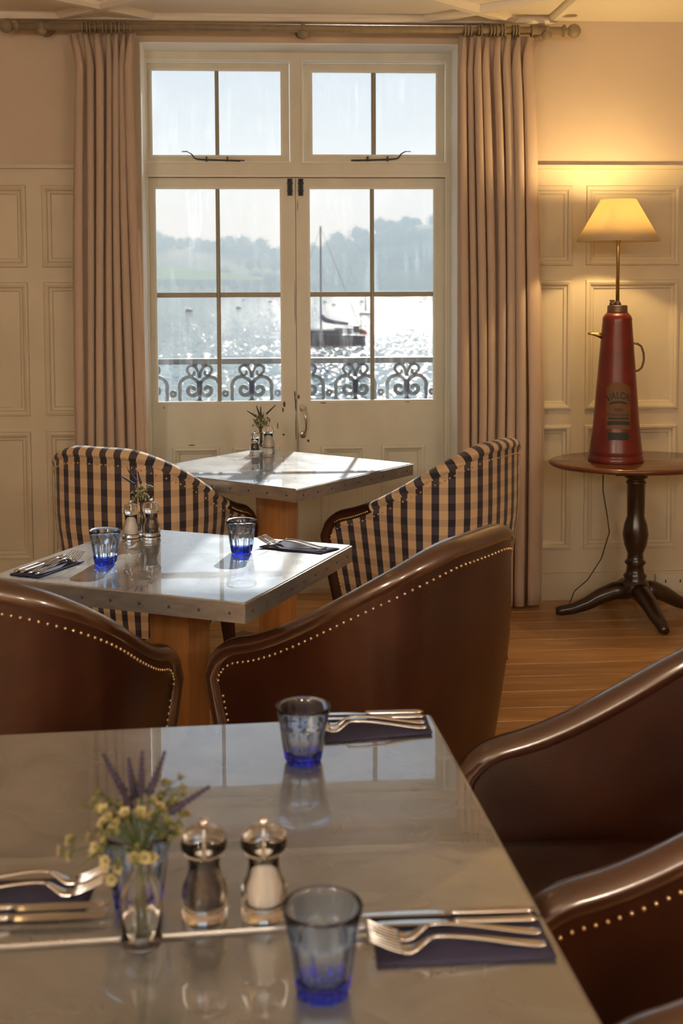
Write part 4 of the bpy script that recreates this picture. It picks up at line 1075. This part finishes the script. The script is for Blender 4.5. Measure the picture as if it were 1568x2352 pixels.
def knife_meshes():
    h_ = MB(); rows = []
    for i in range(13):
        t = i/12; x = .098*t; w = (.0125-.004*t)/2*(.6 if i == 0 else 1); hh = .0042*(.5 if i == 0 else 1)
        rows.append([(x, w*math.cos(a), .0046+hh*math.sin(a)) for a in [2*PI*j/10 for j in range(10)]])
    b = h_.grid(rows, closed_u=True); h_.face([b+i for i in range(10)][::-1]); h_.face([b+120+i for i in range(10)])
    bl = MB(); rows = []
    for i in range(17):
        t = i/16; x = .098+.112*t; w0 = -.0055-.0035*math.sin(PI*min(1, t*1.1))**.6*(1-.2*t) if t > .05 else -.003; w1 = .006-.0005*t
        if t > .9: w0 = w0*(1-(t-.9)*6)
        rows.append([(x, w0, .0040), (x, 0, .0052), (x, w1, .0054), (x, w1, .0040), (x, 0, .0036)])
    b = bl.grid(rows, closed_u=True, sm=False); bl.face([b+i for i in range(5)][::-1]); bl.face([b+80+i for i in range(5)])
    return h_.mesh('handle', M['steel']), bl.mesh('blade', M['steel'])
fork_me = fork_mesh(); kh, kb = knife_meshes()
def napkin(label, P, seed=0):
    """P: four xy corners in order"""
    r_ = random.Random(seed); m_ = MB(); N = 12; rows = []
    for i in range(N+1):
        row = []
        for j in range(7):
            u, v = i/N, j/6; p = [P[0][k]*(1-u)*(1-v)+P[1][k]*u*(1-v)+P[2][k]*u*v+P[3][k]*(1-u)*v for k in (0, 1)]
            row.append((p[0], p[1], TT+.0042+.0008*math.sin(7*u+3*v+seed)))
        rows.append(row)
    m_.grid(rows); o = m_.build('napkin', M['napkin'], None, clean=False)
    s = o.modifiers.new('thick', 'SOLIDIFY'); s.thickness = .003; s.offset = -1
    return tag(o, label, 'napkin', 'navy napkins')
def place_fork(base, ang, lab, z=TT+.0045): 
    return tag(link('fork', fork_me, None, (base[0], base[1], z), ang), lab, 'fork', 'steel forks')
def place_knife(base, ang, lab, z=TT+.0045):
    t = thing('knife', lab, 'knife', (base[0], base[1], z), ang, 'steel knives'); link('handle', kh, t); link('blade', kb, t); return t
# far setting on the near tables (handles to the right edge)
def setting(tagname, c, ang, npk, knives, forks, seed):
    """c handle-end point, ang direction from handle end to tip; local frame rotates everything"""
    ca, sa = math.cos(ang), math.sin(ang); tr = lambda x, y_: (c[0]+ca*x-sa*y_, c[1]+sa*x+ca*y_)
    napkin('navy napkin under the cutlery ' + tagname, [tr(*q) for q in npk], seed)
    for (i, (y_, da, lb)) in enumerate(knives): place_knife(tr(0.0, y_), ang+da, lb + ' ' + tagname)
    for (i, (y_, da, lb)) in enumerate(forks): place_fork(tr(.004, y_), ang+da, lb + ' ' + tagname)
nk = [(-.004, -.045), (-.004, .045), (.19, .050), (.185, -.040)]
# far-right setting: local +x points left in the world (angle ~180), local -y is away from the camera
setting('at the far right of the near tables', (.270, 1.995), R_(180), [(-.004, -.050), (-.004, .036), (.172, .060), (.170, -.045)],
        [(-.048, 0, 'farther steel knife'), (-.026, 0, 'nearer steel knife')], [(-.002, .02, 'farther steel fork'), (.022, .0, 'nearer steel fork')], 1)
setting('at the near right of the nearest table', (.312, 1.330), R_(180), [(-.002, -.050), (-.004, .046), (.192, .046), (.190, -.050)],
        [(-.046, 0, 'farther steel knife'), (-.026, 0, 'nearer steel knife')], [(.000, .0, 'farther steel fork'), (.026, .0, 'nearer steel fork')], 2)
setting('at the left of the nearest table', (-.392, 1.446), R_(0), [(-.02, -.045), (-.02, .058), (.185, .060), (.180, -.030)],
        [(-.043, 0, 'nearer steel knife'), (-.020, 0.0, 'farther steel knife')], [(.016, -.02, 'nearer steel fork'), (.042, .0, 'farther steel fork')], 3)
setting('at the left corner of the middle table', (-.593, 3.120), R_(63), [(-.004, -.044), (-.004, .046), (.188, .046), (.186, -.046)],
        [(.034, 0, 'left-hand steel knife'), (.014, 0, 'right-hand steel knife')], [(-.008, .0, 'left-hand steel fork'), (-.030, .0, 'right-hand steel fork')], 4)
setting('at the right corner of the middle table', (.176, 3.344), R_(150), [(-.022, -.036), (-.004, .040), (.186, .045), (.176, -.045)],
        [], [(-.008, .0, 'farther steel fork'), (.014, .03, 'nearer steel fork')], 5)

# ------------------------------------------------------------------ red flower just inside the left edge
ps = thing('plant_stand', 'slim dark wooden stand with the red flower, at the left wall', 'stand', (-1.42, 5.05, 0))
MB().lathe([(0, 0), (.14, 0), (.14, .02), (.03, .05), (.025, .60), (.05, .62), (.15, .63), (.15, .65), (0, .65)], 28).build('turned_stand', M['wood_dark'], ps)
fv = thing('red_flower_vase', 'glass vase with a red daisy peeping in at the left edge', 'vase', (-1.42, 5.05, .6505))
MB().lathe([(0, 0), (.03, 0), (.035, .05), (.02, .13), (.026, .15), (.022, .15), (.016, .13), (.031, .05), (.026, .006), (0, .006)], 28).build('vase', M['clear'], fv)
MB().tube([(0, 0, .01), (.02, 0, .15), (.095, -.01, .305)], .0025, 6).build('stem', M['stem'], fv)
pt = MB()
for q in range(22):
    a = 2*PI*q/22; c = Vector((.11, -.02, .315)); d = Vector((math.cos(a)*.8, -.25, math.sin(a))).normalized(); e_ = Vector((-math.sin(a), 0, math.cos(a)))*.006
    b = len(pt.v); pt.v += [tuple(c), tuple(c+d*.025+e_), tuple(c+d*.048), tuple(c+d*.025-e_)]; pt.face([b, b+1, b+2, b+3])
pt.build('petals', M['redpetal'], fv, clean=False)

# ------------------------------------------------------------------ fill globes added unseen behind the camera, and the ceiling downlights
for (x, y_) in ((-1.55, -.6), (1.95, -.6), (.40, -2.4), (-2.0, -2.6)):
    t = thing('fill_globe', 'added fill light globe hung behind the camera', 'ceiling lamp', (x, y_, ZC), 0, 'added fill globes')
    MB().lathe([(0, -.02), (.05, -.02), (.05, 0), (0, 0)], 20).build('fill_globe_mount', M['brass'], t)
    MB().tube([(0, 0, -.02), (0, 0, -.21)], .004, 6).build('fill_globe_cord', M['cable'], t)
    MB().ball((0, 0, -.37), .165, 28).build('fill_sphere', M['globe'], t)
for (x, y_) in ((-.80, 4.22), (-.80, 3.2)):
    t = thing('downlight', 'small round warm downlight set in the ceiling', 'ceiling lamp', (x, y_, ZC), 0, 'ceiling downlights')
    MB().lathe([(.032, -.004), (.045, -.004), (.045, 0), (.032, 0)], 24, closed=True).build('trim_ring', M['brass'], t)
    MB().lathe([(0, -.003), (.030, -.003), (.030, -.001), (0, -.001)], 20).build('lamp_lens', M['spot'], t)
